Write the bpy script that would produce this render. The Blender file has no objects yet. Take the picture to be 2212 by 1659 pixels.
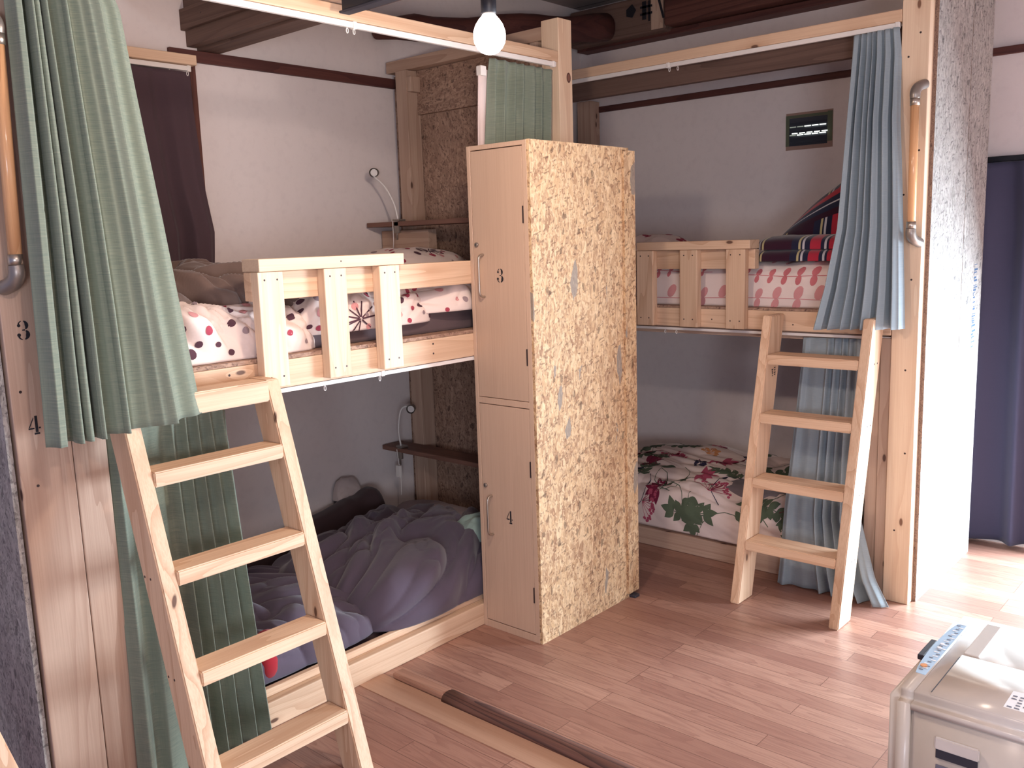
import bpy, bmesh, math, random
from mathutils import Vector, Matrix, noise
random.seed(7)
COL = bpy.context.scene.collection
PI = math.pi

# ------------------------------------------------------------------ materials
def s2l(c):
    return tuple(((v/255)/12.92 if v/255 <= .04045 else ((v/255+.055)/1.055)**2.4) for v in c) + (1,)

class NB:
    def __init__(s, name):
        s.m = bpy.data.materials.new(name); s.m.use_nodes = True
        s.t = s.m.node_tree; s.t.nodes.clear()
        s.out = s.n('ShaderNodeOutputMaterial'); s.b = s.n('ShaderNodeBsdfPrincipled')
        s.t.links.new(s.b.outputs[0], s.out.inputs[0])
    def n(s, ty, **k):
        nd = s.t.nodes.new(ty)
        for a, v in k.items(): setattr(nd, a, v)
        return nd
    def l(s, a, b): s.t.links.new(a, b)
    def val(s, sock, v):
        if hasattr(v, 'is_output') or isinstance(v, bpy.types.NodeSocket): s.l(v, sock)
        else: sock.default_value = v
    def gc(s):
        a = s.n('ShaderNodeAttribute'); a.attribute_name = 'gc'; return a.outputs['Vector']
    def map(s, v, scale=(1,1,1), loc=(0,0,0), rot=(0,0,0)):
        m = s.n('ShaderNodeMapping'); s.l(v, m.inputs[0])
        m.inputs['Scale'].default_value = scale; m.inputs['Location'].default_value = loc; m.inputs['Rotation'].default_value = rot
        return m.outputs[0]
    def noise(s, v, scale=5, detail=2, rough=.5, dist=0):
        m = s.n('ShaderNodeTexNoise'); s.l(v, m.inputs['Vector'])
        m.inputs['Scale'].default_value = scale; m.inputs['Detail'].default_value = detail
        m.inputs['Roughness'].default_value = rough; m.inputs['Distortion'].default_value = dist
        return m.outputs['Fac']
    def vor(s, v, scale=5, rnd=1, out='Distance', feat='F1'):
        m = s.n('ShaderNodeTexVoronoi', feature=feat); s.l(v, m.inputs['Vector'])
        m.inputs['Scale'].default_value = scale; m.inputs['Randomness'].default_value = rnd
        return m.outputs[out] if out else m
    def math(s, op, a, b=0.0, c=0.0):
        m = s.n('ShaderNodeMath', operation=op); s.val(m.inputs[0], a); s.val(m.inputs[1], b); s.val(m.inputs[2], c)
        return m.outputs[0]
    def rng(s, v, a, b, c=0.0, d=1.0):
        m = s.n('ShaderNodeMapRange'); s.l(v, m.inputs[0])
        for i, x in enumerate((a, b, c, d)): m.inputs[i+1].default_value = x
        return m.outputs[0]
    def ramp(s, v, stops, interp='LINEAR'):
        m = s.n('ShaderNodeValToRGB'); s.l(v, m.inputs[0]); e = m.color_ramp.elements; m.color_ramp.interpolation = interp
        while len(e) < len(stops): e.new(.5)
        for i, (p, c) in enumerate(stops): e[i].position = p; e[i].color = c if len(c) == 4 else tuple(c)+(1,)
        return m.outputs[0]
    def mix(s, f, a, b, mode='MIX'):
        m = s.n('ShaderNodeMix', data_type='RGBA', blend_type=mode)
        s.val(m.inputs['Factor'], f); s.val(m.inputs['A'], a); s.val(m.inputs['B'], b)
        return m.outputs['Result']
    def sep(s, v):
        m = s.n('ShaderNodeSeparateXYZ'); s.l(v, m.inputs[0]); return m.outputs
    def comb(s, x, y, z):
        m = s.n('ShaderNodeCombineXYZ'); s.val(m.inputs[0], x); s.val(m.inputs[1], y); s.val(m.inputs[2], z); return m.outputs[0]
    def bump(s, h, strength=.3, dist=.002):
        m = s.n('ShaderNodeBump'); s.l(h, m.inputs['Height']); m.inputs['Strength'].default_value = strength; m.inputs['Distance'].default_value = dist
        s.l(m.outputs[0], s.b.inputs['Normal'])
    def fin(s, col, rough=.6, metal=0, spec=None):
        s.val(s.b.inputs['Base Color'], col); s.val(s.b.inputs['Roughness'], rough); s.b.inputs['Metallic'].default_value = metal
        if spec is not None: s.b.inputs['Specular IOR Level'].default_value = spec
        return s.m

def flat(name, col, rough=.6, metal=0, spec=None):
    b = NB(name); g = b.gc()
    f = b.noise(g, 30, 2)
    c = b.mix(b.rng(f, .3, .7, 0, .12), col, tuple(x*.7 for x in col[:3])+(1,))
    return b.fin(c, rough, metal, spec)

def wood(name, base, dark, knot, line=.35, knots=1.0, rough=.55, ring=9.0):
    b = NB(name); g = b.gc()
    oi = b.n('ShaderNodeObjectInfo')
    # knots: sparse voronoi points that also bend the grain
    gs = b.sep(g); kv = b.n('ShaderNodeTexVoronoi', voronoi_dimensions='2D'); b.l(b.comb(b.math('ADD', gs[0], gs[1]), b.math('MULTIPLY', gs[2], .42), 0.0), kv.inputs['Vector']); kv.inputs['Scale'].default_value = 8
    kd = kv.outputs['Distance']; kr = b.sep(kv.outputs['Color'])[0]
    kmask = b.math('LESS_THAN', kr, .30*knots)
    bend = b.math('MULTIPLY', b.rng(kd, 0, .45, .55, 0), kmask)
    n1 = b.noise(b.map(g, (1, 1, .07)), 7, 2, .45)
    f = b.math('ADD', b.math('MULTIPLY', n1, ring), bend)
    fr = b.math('FRACT', f)
    lines = b.rng(fr, .55, 1.0)
    fine = b.noise(b.map(g, (90, 90, 1.2)), 2.5, 3, .6)
    big = b.noise(b.map(g, (1, 1, .3)), 2.2, 1)
    c = b.mix(b.math('MULTIPLY', lines, min(1, line*1.5)), base, dark)
    c = b.mix(b.rng(fine, .4, .8, 0, .5), c, dark)
    c = b.mix(b.rng(big, .35, .7, 0, .28), c, tuple(min(1, x*1.12) for x in base[:3])+(1,))
    km = b.math('MULTIPLY', b.rng(kd, .04, .065, .9, 0), kmask)
    halo = b.math('MULTIPLY', b.rng(kd, .06, .15, .3, 0), kmask)
    c = b.mix(halo, c, dark); c = b.mix(km, c, knot)
    c = b.mix(.9, c, c)
    hs = b.n('ShaderNodeHueSaturation'); b.l(c, hs.inputs['Color'])
    b.l(b.rng(oi.outputs['Random'], 0, 1, .9, 1.07), hs.inputs['Value'])
    b.bump(fine, .12, .001)
    return b.fin(hs.outputs[0], rough, 0, .35)

def osb(name, cols, dark, grey=None, rough=.7, scale=1.0):
    b = NB(name); g = b.gc()
    def warp(v, sc, k):
        w = b.n('ShaderNodeTexNoise'); b.l(v, w.inputs['Vector']); w.inputs['Scale'].default_value = sc; w.inputs['Detail'].default_value = 3
        o = b.n('ShaderNodeVectorMath', operation='SCALE'); b.l(w.outputs['Color'], o.inputs[0]); o.inputs['Scale'].default_value = k
        a = b.n('ShaderNodeVectorMath', operation='ADD'); b.l(v, a.inputs[0]); b.l(o.outputs[0], a.inputs[1]); return a.outputs[0]
    g2 = warp(warp(g, 6*scale, .03), 60*scale, .005)
    st = [(i/(len(cols)-1), c) for i, c in enumerate(cols)]
    c = None; last = None
    for i, (rot, sc, th) in enumerate((((.05, .05, 0), (75, 75, 13), 0), ((.4, .4, 0), (70, 70, 14), .5), ((-.4, -.35, 0), (74, 74, 13), .5), ((.12, -.1, 0), (52, 52, 11), .78), ((-.25, .8, 0), (80, 80, 20), .78), ((.1, .1, 0), (34, 34, 9), .88))):
        v = b.sep(b.vor(b.map(b.map(g2, rot=rot), tuple(q*scale for q in sc), (i*3.3, 1.7*i, i)), 1, 1, 'Color'))
        ci = b.ramp(v[0], st)
        c = ci if c is None else b.mix(b.math('GREATER_THAN', v[1], th), c, ci)
        last = v
    for rot, sc, cc, th in (((.75, .7, .3), (170, 170, 30), dark, .91), ((-.7, -.8, .9), (170, 170, 26), cols[-1], .88), ((1.3, .2, .4), (180, 180, 30), tuple(x*.6 for x in dark[:3])+(1,), .95), ((.2, .2, 0), (150, 150, 22), cols[-1], .85), ((.1, -.2, 1), (75, 75, 40), tuple(x*.3 for x in dark[:3])+(1,), .983)):
        v = b.sep(b.vor(b.map(b.map(g2, rot=rot), tuple(q*scale for q in sc), (5.1*th, 2, 7*th)), 1, 1, 'Color'))
        c = b.mix(b.math('MULTIPLY', b.math('GREATER_THAN', v[0], th), .6), c, cc)
    if grey: c = b.mix(b.math('MULTIPLY', b.math('GREATER_THAN', last[2], .9), b.math('GREATER_THAN', last[1], .74)), c, grey)
    grain = b.noise(b.map(g2, (110*scale, 110*scale, 16*scale)), 2.2, 4, .75)
    c = b.mix(b.rng(grain, .46, .74, 0, .5), c, dark)
    c = b.mix(b.rng(grain, .5, .3, 0, .35), c, cols[-1])
    crk = b.noise(b.map(warp(g2, 30, .02), (70*scale, 70*scale, 34*scale)), 1.4, 4, .7)
    dk = b.rng(crk, .62, .70, 0, .85)
    c = b.mix(dk, c, tuple(x*.35 for x in dark[:3])+(1,))
    b.bump(grain, .25, .001)
    return b.fin(c, rough, 0, .35)

def cloth(name, base, slub=.25, fine=True, rough=.9, sheen=.15, other=None):
    b = NB(name); g = b.gc()
    n1 = b.noise(b.map(g, (3, 3, 260)), 3, 3, .6)
    n2 = b.noise(b.map(g, (260, 260, 4)), 3, 2, .5)
    d = tuple(x*.55 for x in base[:3])+(1,); li = other or tuple(min(1, x*1.35) for x in base[:3])+(1,)
    c = b.mix(b.rng(n1, .35, .65, 0, slub*2), base, li)
    c = b.mix(b.rng(n2, .4, .75, 0, slub), c, d)
    b.bump(n1, .15, .001)
    b.b.inputs['Sheen Weight'].default_value = sheen
    return b.fin(c, rough, 0, .15)

def fabric(name, base, rough=.95, mottle=.2, sheen=.2, scale=6):
    b = NB(name); g = b.gc()
    n = b.noise(g, scale, 4, .6); n2 = b.noise(g, 160, 2)
    c = b.mix(b.rng(n, .35, .7, 0, mottle), base, tuple(x*.6 for x in base[:3])+(1,))
    b.bump(n2, .2, .001); b.b.inputs['Sheen Weight'].default_value = sheen
    return b.fin(c, rough, 0, .1)

PINE = wood('pine', s2l((222, 190, 160)), s2l((186, 142, 110)), s2l((82, 50, 38)), line=.42)
PINE_PALE = wood('pine_pale', s2l((232, 206, 178)), s2l((202, 162, 130)), s2l((110, 70, 50)), line=.3, knots=.5)
PINE_POST = wood('pine_post', s2l((194, 166, 146)), s2l((160, 126, 106)), s2l((70, 42, 36)), line=.4, knots=1.0)
CEDAR_DARK = wood('old_cedar', s2l((112, 70, 60)), s2l((64, 36, 34)), s2l((30, 18, 20)), line=.5, knots=.3, rough=.7)
BEAM_GREY = wood('old_beam_grey', s2l((120, 95, 84)), s2l((80, 60, 55)), s2l((35, 25, 25)), line=.4, knots=.4, rough=.75)
TRIM_DARK = wood('trim_dark', s2l((98, 58, 52)), s2l((58, 34, 36)), s2l((30, 20, 22)), line=.4, knots=0, rough=.6)
LOCKER_PLY = wood('locker_veneer', s2l((204, 174, 150)), s2l((184, 152, 130)), s2l((150, 118, 104)), line=.12, knots=0, rough=.4, ring=4)
DOWEL = wood('handrail_wood', s2l((222, 172, 126)), s2l((186, 130, 88)), s2l((120, 80, 50)), line=.35, knots=0, rough=.18, ring=14)
SHELF_WOOD = wood('shelf_wood', s2l((128, 92, 78)), s2l((86, 58, 50)), s2l((40, 26, 24)), line=.4, knots=.2)
STICK_LIGHT = wood('threshold_light', s2l((170, 128, 108)), s2l((120, 86, 72)), s2l((80, 50, 40)), knots=0)
STICK_DARK = wood('threshold_dark', s2l((112, 78, 68)), s2l((60, 42, 42)), s2l((60, 40, 36)), line=.8, knots=0, ring=20)
OSB_C = [s2l(c) for c in ((160, 122, 92), (196, 158, 118), (218, 184, 142), (178, 142, 108), (228, 198, 158))]
OSB = osb('osb_panel', OSB_C, s2l((120, 84, 62)), s2l((150, 138, 126)))
OSB_OLD = osb('osb_partition', [s2l(c) for c in ((140, 110, 94), (168, 136, 116), (150, 120, 102), (186, 154, 132))], s2l((96, 70, 62)))
OSB_GREY = osb('osb_weathered', [s2l(c) for c in ((140, 136, 130), (172, 168, 162), (156, 150, 146), (192, 188, 182))], s2l((98, 94, 96)))
OSB_EDGE = osb('osb_edge', [s2l(c) for c in ((132, 104, 90), (150, 122, 106), (122, 96, 84), (162, 134, 114))], s2l((84, 62, 56)), scale=3)

def wallmat():
    b = NB('plaster_white'); g = b.gc()
    n = b.noise(g, 1.6, 3, .5); n2 = b.noise(g, 22, 5, .65)
    c = b.mix(b.rng(n, .35, .7, 0, .5), s2l((240, 230, 226)), s2l((226, 216, 214)))
    c = b.mix(b.rng(n2, .5, .75, 0, .12), c, s2l((180, 168, 168)))
    b.bump(n2, .12, .002)
    return b.fin(c, .85, 0, .2)
WALL = wallmat()
def ceilmat():
    b = NB('ceiling_board'); g = b.gc()
    n = b.noise(g, 2.5, 3)
    s = b.sep(g)
    seam = b.math('LESS_THAN', b.math('FRACT', b.math('MULTIPLY', b.math('ADD', s[1], 50.07), 1/.455)), .018)
    c = b.mix(b.rng(n, .3, .7, 0, .6), s2l((176, 164, 160)), s2l((156, 144, 142)))
    c = b.mix(seam, c, s2l((80, 66, 66)))
    return b.fin(c, .85, 0, .2)
CEIL = ceilmat()
def floormat():
    b = NB('wood_flooring'); g = b.gc()
    s = b.sep(g)
    br = b.n('ShaderNodeTexBrick'); b.l(g, br.inputs['Vector'])
    br.offset = .37; br.offset_frequency = 3
    br.inputs['Scale'].default_value = 1; br.inputs['Mortar Size'].default_value = .0011; br.inputs['Mortar Smooth'].default_value = .1
    br.inputs['Brick Width'].default_value = .82; br.inputs['Row Height'].default_value = .0765
    br.inputs['Color1'].default_value = (0, 0, 0, 1); br.inputs['Color2'].default_value = (1, 1, 1, 1); br.inputs['Mortar'].default_value = (.5, .5, .5, 1)
    row = b.math('FLOOR', b.math('DIVIDE', s[1], .0765))
    tone = b.sep(br.outputs['Color'])[0]
    g3 = b.comb(b.math('ADD', s[0], b.math('MULTIPLY', row, 3.71)), b.math('ADD', s[1], b.math('MULTIPLY', tone, 9.0)), 0.0)
    n1 = b.noise(b.map(g3, (.55, 5.5, 1)), 2.4, 2, .5)
    lines = b.rng(b.math('FRACT', b.math('MULTIPLY', n1, 11)), .45, 1.0)
    fine = b.noise(b.map(g3, (5, 150, 1)), 2, 3, .65)
    base = b.ramp(tone, [(0, s2l((146, 106, 92))), (.5, s2l((160, 120, 104))), (1, s2l((176, 136, 118)))])
    c = b.mix(b.math('MULTIPLY', lines, .5), base, s2l((128, 88, 78)))
    c = b.mix(b.rng(fine, .45, .75, 0, .45), c, s2l((128, 84, 70)))
    c = b.mix(b.math('MULTIPLY', br.outputs['Fac'], .8), c, s2l((92, 58, 50)))
    b.bump(b.math('SUBTRACT', 1.0, br.outputs['Fac']), .25, .001)
    r = b.rng(fine, .3, .8, .3, .45)
    return b.fin(c, r, 0, .5)
FLOOR = floormat()
SILL = wood('floor_band', s2l((186, 148, 124)), s2l((166, 126, 104)), s2l((150, 110, 80)), line=.15, knots=0, rough=.4)

GREEN = cloth('curtain_green', s2l((112, 124, 112)), .3, other=s2l((154, 158, 138)))
BLUE = cloth('curtain_blue', s2l((146, 160, 168)), .2, other=s2l((172, 182, 186)))
BROWN = cloth('curtain_brown', s2l((84, 66, 72)), .08)
NAVY = cloth('curtain_navy', s2l((72, 72, 94)), .08)
LINING = flat('curtain_lining', s2l((226, 206, 200)), .9)
WHITE = flat('white_plastic', s2l((240, 234, 228)), .4)
METAL = flat('brushed_metal', s2l((190, 180, 168)), .35, .9)
METAL2 = flat('bracket_bronze', s2l((150, 140, 132)), .38, .6)
SCREW = flat('screw_steel', s2l((70, 56, 56)), .5, .5)
BLACK = flat('black_paint', s2l((26, 28, 36)), .45)
STENCIL = flat('stencil_black', s2l((22, 20, 30)), .7)
SHEET = fabric('sheet_taupe', s2l((96, 80, 82)), mottle=.15)
DUVET = fabric('duvet_cream', s2l((238, 220, 212)), mottle=.05, sheen=.05)
FLEECE = fabric('fleece_taupe', s2l((118, 98, 90)), mottle=.4, sheen=.4, scale=12)
DARKD = fabric('duvet_dark', s2l((92, 82, 96)), mottle=.2, sheen=.3)
DARKB = fabric('blanket_umber', s2l((74, 58, 60)), mottle=.2)
MINT = fabric('towel_mint', s2l((150, 172, 164)), mottle=.1)
PALEC = fabric('pale_cushion', s2l((196, 182, 178)), mottle=.1)
LIGHTBLUE = fabric('towel_blue', s2l((120, 146, 164)), mottle=.2)
RED = fabric('red_plush', s2l((158, 40, 50)), mottle=.2)
FOLDG = fabric('folded_taupe', s2l((126, 116, 120)), mottle=.3, scale=20)
BEIGE = flat('heater_beige', s2l((206, 196, 184)), .3)
BEIGE2 = flat('heater_lid', s2l((214, 206, 198)), .22)
PANELB = flat('heater_panel_blue', s2l((170, 198, 222)), .35)
DGREY = flat('dark_grey', s2l((52, 52, 62)), .5)
VGREEN = flat('vent_tape_green', s2l((96, 104, 84)), .7)
VTAPE = flat('vent_tape_clear', s2l((164, 134, 122)), .5)
VDARK = flat('vent_louvre', s2l((56, 62, 74)), .6)
def C_(n, c): return flat(n, s2l(c), .9)
P_RED = C_('print_red', (170, 66, 84)); P_PINK = C_('print_pink', (214, 150, 150)); P_PLUM = C_('print_plum', (84, 52, 64))
P_GREY = C_('print_grey', (160, 140, 144)); P_OLIVE = C_('print_olive', (92, 106, 84)); P_WINE = C_('print_wine', (126, 28, 62))
P_ROSE = C_('print_rose', (186, 82, 108)); P_ORANGE = C_('print_orange', (220, 152, 100)); P_NAVY = C_('print_navy', (50, 44, 72)); P_SALM = C_('print_salmon', (206, 118, 122))
INK = C_('ink_blue', (70, 96, 140)); INKG = C_('ink_grey', (110, 108, 120)); STWHITE = C_('sticker_white', (236, 234, 234)); INKSTAMP = C_('stamp_ink', (70, 96, 130))

def emis(name, col, k):
    b = NB(name); e = b.n('ShaderNodeEmission'); e.inputs[0].default_value = col; e.inputs[1].default_value = k
    b.l(e.outputs[0], b.out.inputs[0]); return b.m

def plaid():
    b = NB('plaid_wool'); g = b.gc(); s = b.sep(g)
    def band(x, per, a0, a1, ph=0.0):
        f = b.math('FRACT', b.math('MULTIPLY', b.math('ADD', x, 20+ph), 1/per))
        return b.math('MULTIPLY', b.math('GREATER_THAN', f, a0), b.math('LESS_THAN', f, a1))
    u, v = s[0], s[1]
    per = .38
    c = s2l((52, 24, 40))
    nv = s2l((34, 38, 60)); rd = s2l((176, 46, 62)); ye = s2l((190, 176, 130)); wh = s2l((196, 192, 196))
    c = b.mix(b.math('MULTIPLY', band(u, per, .12, .68), .9), c, nv)
    for a0, a1, cc in ((.20, .225, ye), (.245, .27, wh), (.33, .45, rd), (.49, .515, wh), (.54, .66, rd), (.72, .745, wh), (.765, .79, ye)):
        c = b.mix(b.math('MULTIPLY', band(u, per, a0, a1), .9), c, cc)
    cv = b.mix(band(v, per, .1, .7), s2l((52, 24, 40)), nv)
    for a0, a1, cc in ((.2, .225, wh), (.33, .45, rd), (.49, .515, wh), (.54, .62, rd)):
        cv = b.mix(band(v, per, a0, a1), cv, cc)
    c = b.mix(band(v, per*1.0, .0, .45), c, cv)
    n = b.noise(g, 150, 2); b.bump(n, .3, .001); b.b.inputs['Sheen Weight'].default_value = .3
    return b.fin(c, .95, 0, .1)
PLAID = plaid()

# ------------------------------------------------------------------ object helpers
def link(name, me, mats, parent=None, smooth=False):
    xs = [v.co for v in me.vertices]
    c = Vector(((min(p.x for p in xs)+max(p.x for p in xs))/2, (min(p.y for p in xs)+max(p.y for p in xs))/2, min(p.z for p in xs)))
    if 'gc' not in me.attributes: setgc(me)
    me.transform(Matrix.Translation(-c))
    o = bpy.data.objects.new(name, me); o.location = c
    for m in (mats if isinstance(mats, (list, tuple)) else [mats]): me.materials.append(m)
    if smooth: me.shade_smooth()
    COL.objects.link(o)
    if parent: attach(o, parent)
    return o
def attach(o, p):
    o.parent = p
    m = Matrix.Translation(p.location); q = p.parent
    base = Matrix.Identity(4)
    if q:
        base = WORLD[p.name]
    else:
        base = Matrix.LocRotScale(p.location, p.rotation_euler, None)
    o.matrix_parent_inverse = base.inverted()
    WORLD[o.name] = Matrix.Translation(o.location)
WORLD = {}
def setgc(me, perm=True, off=None, fn=None):
    a = me.attributes.new('gc', 'FLOAT_VECTOR', 'POINT')
    if fn:
        for i, v in enumerate(me.vertices): a.data[i].vector = fn(v.co)
        return
    xs = [v.co for v in me.vertices]
    d = [max(p[k] for p in xs)-min(p[k] for p in xs) for k in range(3)]
    L = d.index(max(d)) if perm else 2
    off = off or Vector([random.uniform(0, 30) for _ in range(3)])
    for i, v in enumerate(me.vertices):
        p = v.co
        q = (p[(L+1) % 3], p[(L+2) % 3], p[L])
        a.data[i].vector = Vector(q)+off
def empty(name, loc, label=None, cat=None, group=None):
    o = bpy.data.objects.new(name, None); o.location = loc; o.empty_display_size = .05; COL.objects.link(o)
    if label: tag(o, label, cat, group)
    return o
def tag(o, label, cat, group=None):
    o['label'] = label; o['category'] = cat
    if group: o['group'] = group
    return o
def struct(o):
    o['kind'] = 'structure'; return o
def bmbox(bm, x0, x1, y0, y1, z0, z1):
    r = bmesh.ops.create_cube(bm, size=1)
    for v in r['verts']:
        v.co = Vector((x0+(v.co.x+.5)*(x1-x0), y0+(v.co.y+.5)*(y1-y0), z0+(v.co.z+.5)*(z1-z0)))
    return r['verts']
def board(name, x0, x1, y0, y1, z0, z1, mat, parent=None, bev=.0025, perm=True, xf=None):
    bm = bmesh.new(); bmbox(bm, x0, x1, y0, y1, z0, z1)
    if bev: bmesh.ops.bevel(bm, geom=bm.edges[:], offset=min(bev, .3*min(x1-x0, y1-y0, z1-z0)), segments=2, affect='EDGES', profile=.5)
    me = bpy.data.meshes.new(name); bm.to_mesh(me); bm.free()
    setgc(me, perm)
    if xf: me.transform(xf)
    return link(name, me, mat, parent)
def from_bm(name, bm, mat, parent=None, smooth=False, perm=True):
    me = bpy.data.meshes.new(name); bmesh.ops.recalc_face_normals(bm, faces=bm.faces[:]); bm.to_mesh(me); bm.free(); setgc(me, perm)
    return link(name, me, mat, parent, smooth)
def tube_bm(bm, pts, r, seg=12, cap=True, mi=0):
    pts = [Vector(p) for p in pts]; rs = r if isinstance(r, (list, tuple)) else [r]*len(pts)
    rings = []; up = None
    for i, p in enumerate(pts):
        t = (pts[min(i+1, len(pts)-1)]-pts[max(i-1, 0)]).normalized()
        if up is None:
            up = t.orthogonal().normalized()
        up = (up - t*up.dot(t)).normalized(); w = t.cross(up)
        rings.append([bm.verts.new(p+(up*math.cos(a)+w*math.sin(a))*rs[i]) for a in [2*PI*k/seg for k in range(seg)]])
    for a, b in zip(rings, rings[1:]):
        for k in range(seg):
            f = bm.faces.new((a[k], a[(k+1) % seg], b[(k+1) % seg], b[k])); f.smooth = True; f.material_index = mi
    if cap: bm.faces.new(rings[0][::-1]).material_index = mi; bm.faces.new(rings[-1]).material_index = mi
def tube(name, pts, r, mat, parent=None, seg=12, perm=True):
    bm = bmesh.new(); tube_bm(bm, pts, r, seg); return from_bm(name, bm, mat, parent, perm=perm)
def spline(pts, n=8):
    P = [Vector(p) for p in pts]; out = []
    for i in range(len(P)-1):
        a, b, c, d = P[max(i-1, 0)], P[i], P[i+1], P[min(i+2, len(P)-1)]
        for k in range(n):
            t = k/n
            out.append(.5*((2*b)+(c-a)*t+(2*a-5*b+4*c-d)*t*t+(3*b-a-3*c+d)*t**3))
    out.append(P[-1]); return out
def screw(p, nrm, parent, r=.0042):
    nrm = Vector(nrm); bm = bmesh.new()
    tube_bm(bm, [Vector(p)-nrm*.002, Vector(p)+nrm*.0006], [r, r*.85], 10)
    return from_bm('screw', bm, SCREW, parent)

# a polygon outline filled and set just proud of a plane
def decal_bm(bm, poly, org, ux, uy, nrm, mi=0, thick=.0008):
    org, ux, uy, nrm = map(Vector, (org, ux, uy, nrm))
    vs = [bm.verts.new(org+ux*p[0]+uy*p[1]+nrm*thick) for p in poly]
    try: f = bm.faces.new(vs)
    except ValueError: return
    f.material_index = mi
    f.normal_update()
    if f.normal.dot(nrm) < 0: f.normal_flip()
def arcband(cx, cy, r0x, r0y, r1x, r1y, a0, a1, n=14, wf=None):
    o, i = [], []
    for k in range(n+1):
        t = k/n; a = math.radians(a0+(a1-a0)*t); w = wf(t) if wf else 1
        o.append((cx+r1x*math.cos(a), cy+r1y*math.sin(a)))
        rx, ry = r1x-(r1x-r0x)*w, r1y-(r1y-r0y)*w
        i.append((cx+rx*math.cos(a), cy+ry*math.sin(a)))
    return [(o[k], o[k+1], i[k+1], i[k]) for k in range(n)]
def digit(d, org, ux, uy, nrm, h, parent):
    """stencil digit, h = height, org = centre"""
    bm = bmesh.new(); P = []
    if d == '3':
        wf = lambda t: .45+.55*math.sin(PI*min(1, max(0, t)))
        P += arcband(0, .25, .09, .13, .27, .25, 80, -62, wf=wf)
        P += arcband(0, -.24, .10, .14, .31, .27, 62, -80, wf=wf)
        P += arcband(-.02, .25, .16, .17, .24, .25, 103, 160, wf=lambda t: .5+.4*t)
        P += arcband(-.02, -.24, .17, .19, .28, .27, -103, -160, wf=lambda t: .5+.4*t)
        P.append([(-.2+.085*math.cos(a), .25+.085*math.sin(a)) for a in [2*PI*k/14 for k in range(14)]])
        P.append([(-.23+.095*math.cos(a), -.24+.095*math.sin(a)) for a in [2*PI*k/14 for k in range(14)]])
        P.append([(-.06, .03), (.08, .045), (.08, -.035), (-.06, -.02)])
    else:
        P.append([(.03, .5), (.17, .5), (.17, -.38), (.03, -.38)])
        P.append([(-.04, -.40), (.24, -.40), (.24, -.5), (-.04, -.5)])
        P.append([(-.02, .46), (-.02, .36), (-.24, -.10), (-.30, -.10)])
        P.append([(-.32, -.12), (-.02, -.12), (-.02, -.2), (-.32, -.2)])
        P.append([(.2, -.12), (.3, -.12), (.3, -.2), (.2, -.2)])
    for q in P: decal_bm(bm, [(x*h, y*h) for x, y in q], org, ux, uy, nrm)
    o = from_bm('stencil_number', bm, STENCIL, parent); o['label'] = 'black stencilled number ' + d
    return o

# ------------------------------------------------------------------ curtains
def prof(pts, n):
    out = []
    for i in range(n+1):
        u = i/n
        k = max(j for j in range(len(pts)) if pts[j][0] <= u+1e-9)
        if k == len(pts)-1: out.append(pts[-1][1]); continue
        a, b = pts[k], pts[k+1]; t = (u-a[0])/(b[0]-a[0]); t = t*t*(3-2*t)
        out.append(a[1]+(b[1]-a[1])*t)
    return out
def curtain(name, axis, plane, rows, pts, mat, parent=None, nu=220, nv=60, wr=.004, seed=0, squeeze=None):
    """rows: (zleft, zright, s0, s1, amp, off); pts: fold profile (u, d); axis 'y' hangs on a plane x=plane, 'x' on y=plane"""
    d = prof(pts, nu); rows = sorted([tuple(r)+((r[5],) if len(r) == 6 else ()) for r in rows], key=lambda r: -r[0])
    me = bpy.data.meshes.new(name); V = []; G = []; F = []
    zt, zb = rows[0][0], rows[-1][0]
    for j in range(nv+1):
        v = j/nv; z = zt+(zb-zt)*v
        k = max(i for i in range(len(rows)) if rows[i][0] >= z-1e-6); k = min(k, len(rows)-2)
        a, b = rows[k], rows[k+1]; t = (a[0]-z)/(a[0]-b[0])
        a0 = rows[max(k-1, 0)]; b1 = rows[min(k+2, len(rows)-1)]
        R = [x+(y-x)*t for x, y in zip(a, b)]
        for i in range(nu+1):
            u = i/nu
            s = R[2]+(R[3]-R[2])*u
            zz = R[0]+(R[1]-R[0])*u
            nz = noise.noise(Vector((u*6+seed, v*3, seed*1.7)))
            amp = R[4]*(1+.3*noise.noise(Vector((u*5, v*1.3+seed, 4))))
            s += .3*R[4]*noise.noise(Vector((u*4+seed, v*1.2, 9)))
            s += .22*R[4]*(d[min(i+2, nu)]-d[max(i-2, 0)])
            dd = R[5]+(R[6]-R[5])*u+amp*d[i]+wr*nz*(0.3+v)
            if axis == 'y': V.append((plane+dd, s, zz))
            else: V.append((s, plane-dd, zz))
            G.append((u*1.1+seed, 0, zz))
    for j in range(nv):
        for i in range(nu):
            q = j*(nu+1)+i; F.append((q, q+1, q+nu+2, q+nu+1))
    me.from_pydata(V, [], F); a = me.attributes.new('gc', 'FLOAT_VECTOR', 'POINT')
    for i, g in enumerate(G): a.data[i].vector = g
    o = link(name, me, mat, parent, smooth=True)
    m = o.modifiers.new('thick', 'SOLIDIFY'); m.thickness = .0025; m.offset = 0
    return o
def zig(n, jit=.25, seed=1, flat_=.0):
    r = random.Random(seed); pts = [(0, -.6)]
    for k in range(1, 2*n):
        pts.append(((k+r.uniform(-jit, jit))/(2*n), (1 if k % 2 else -1)*r.uniform(.7, 1.0)))
    pts.append((1, -.6)); return pts

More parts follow.
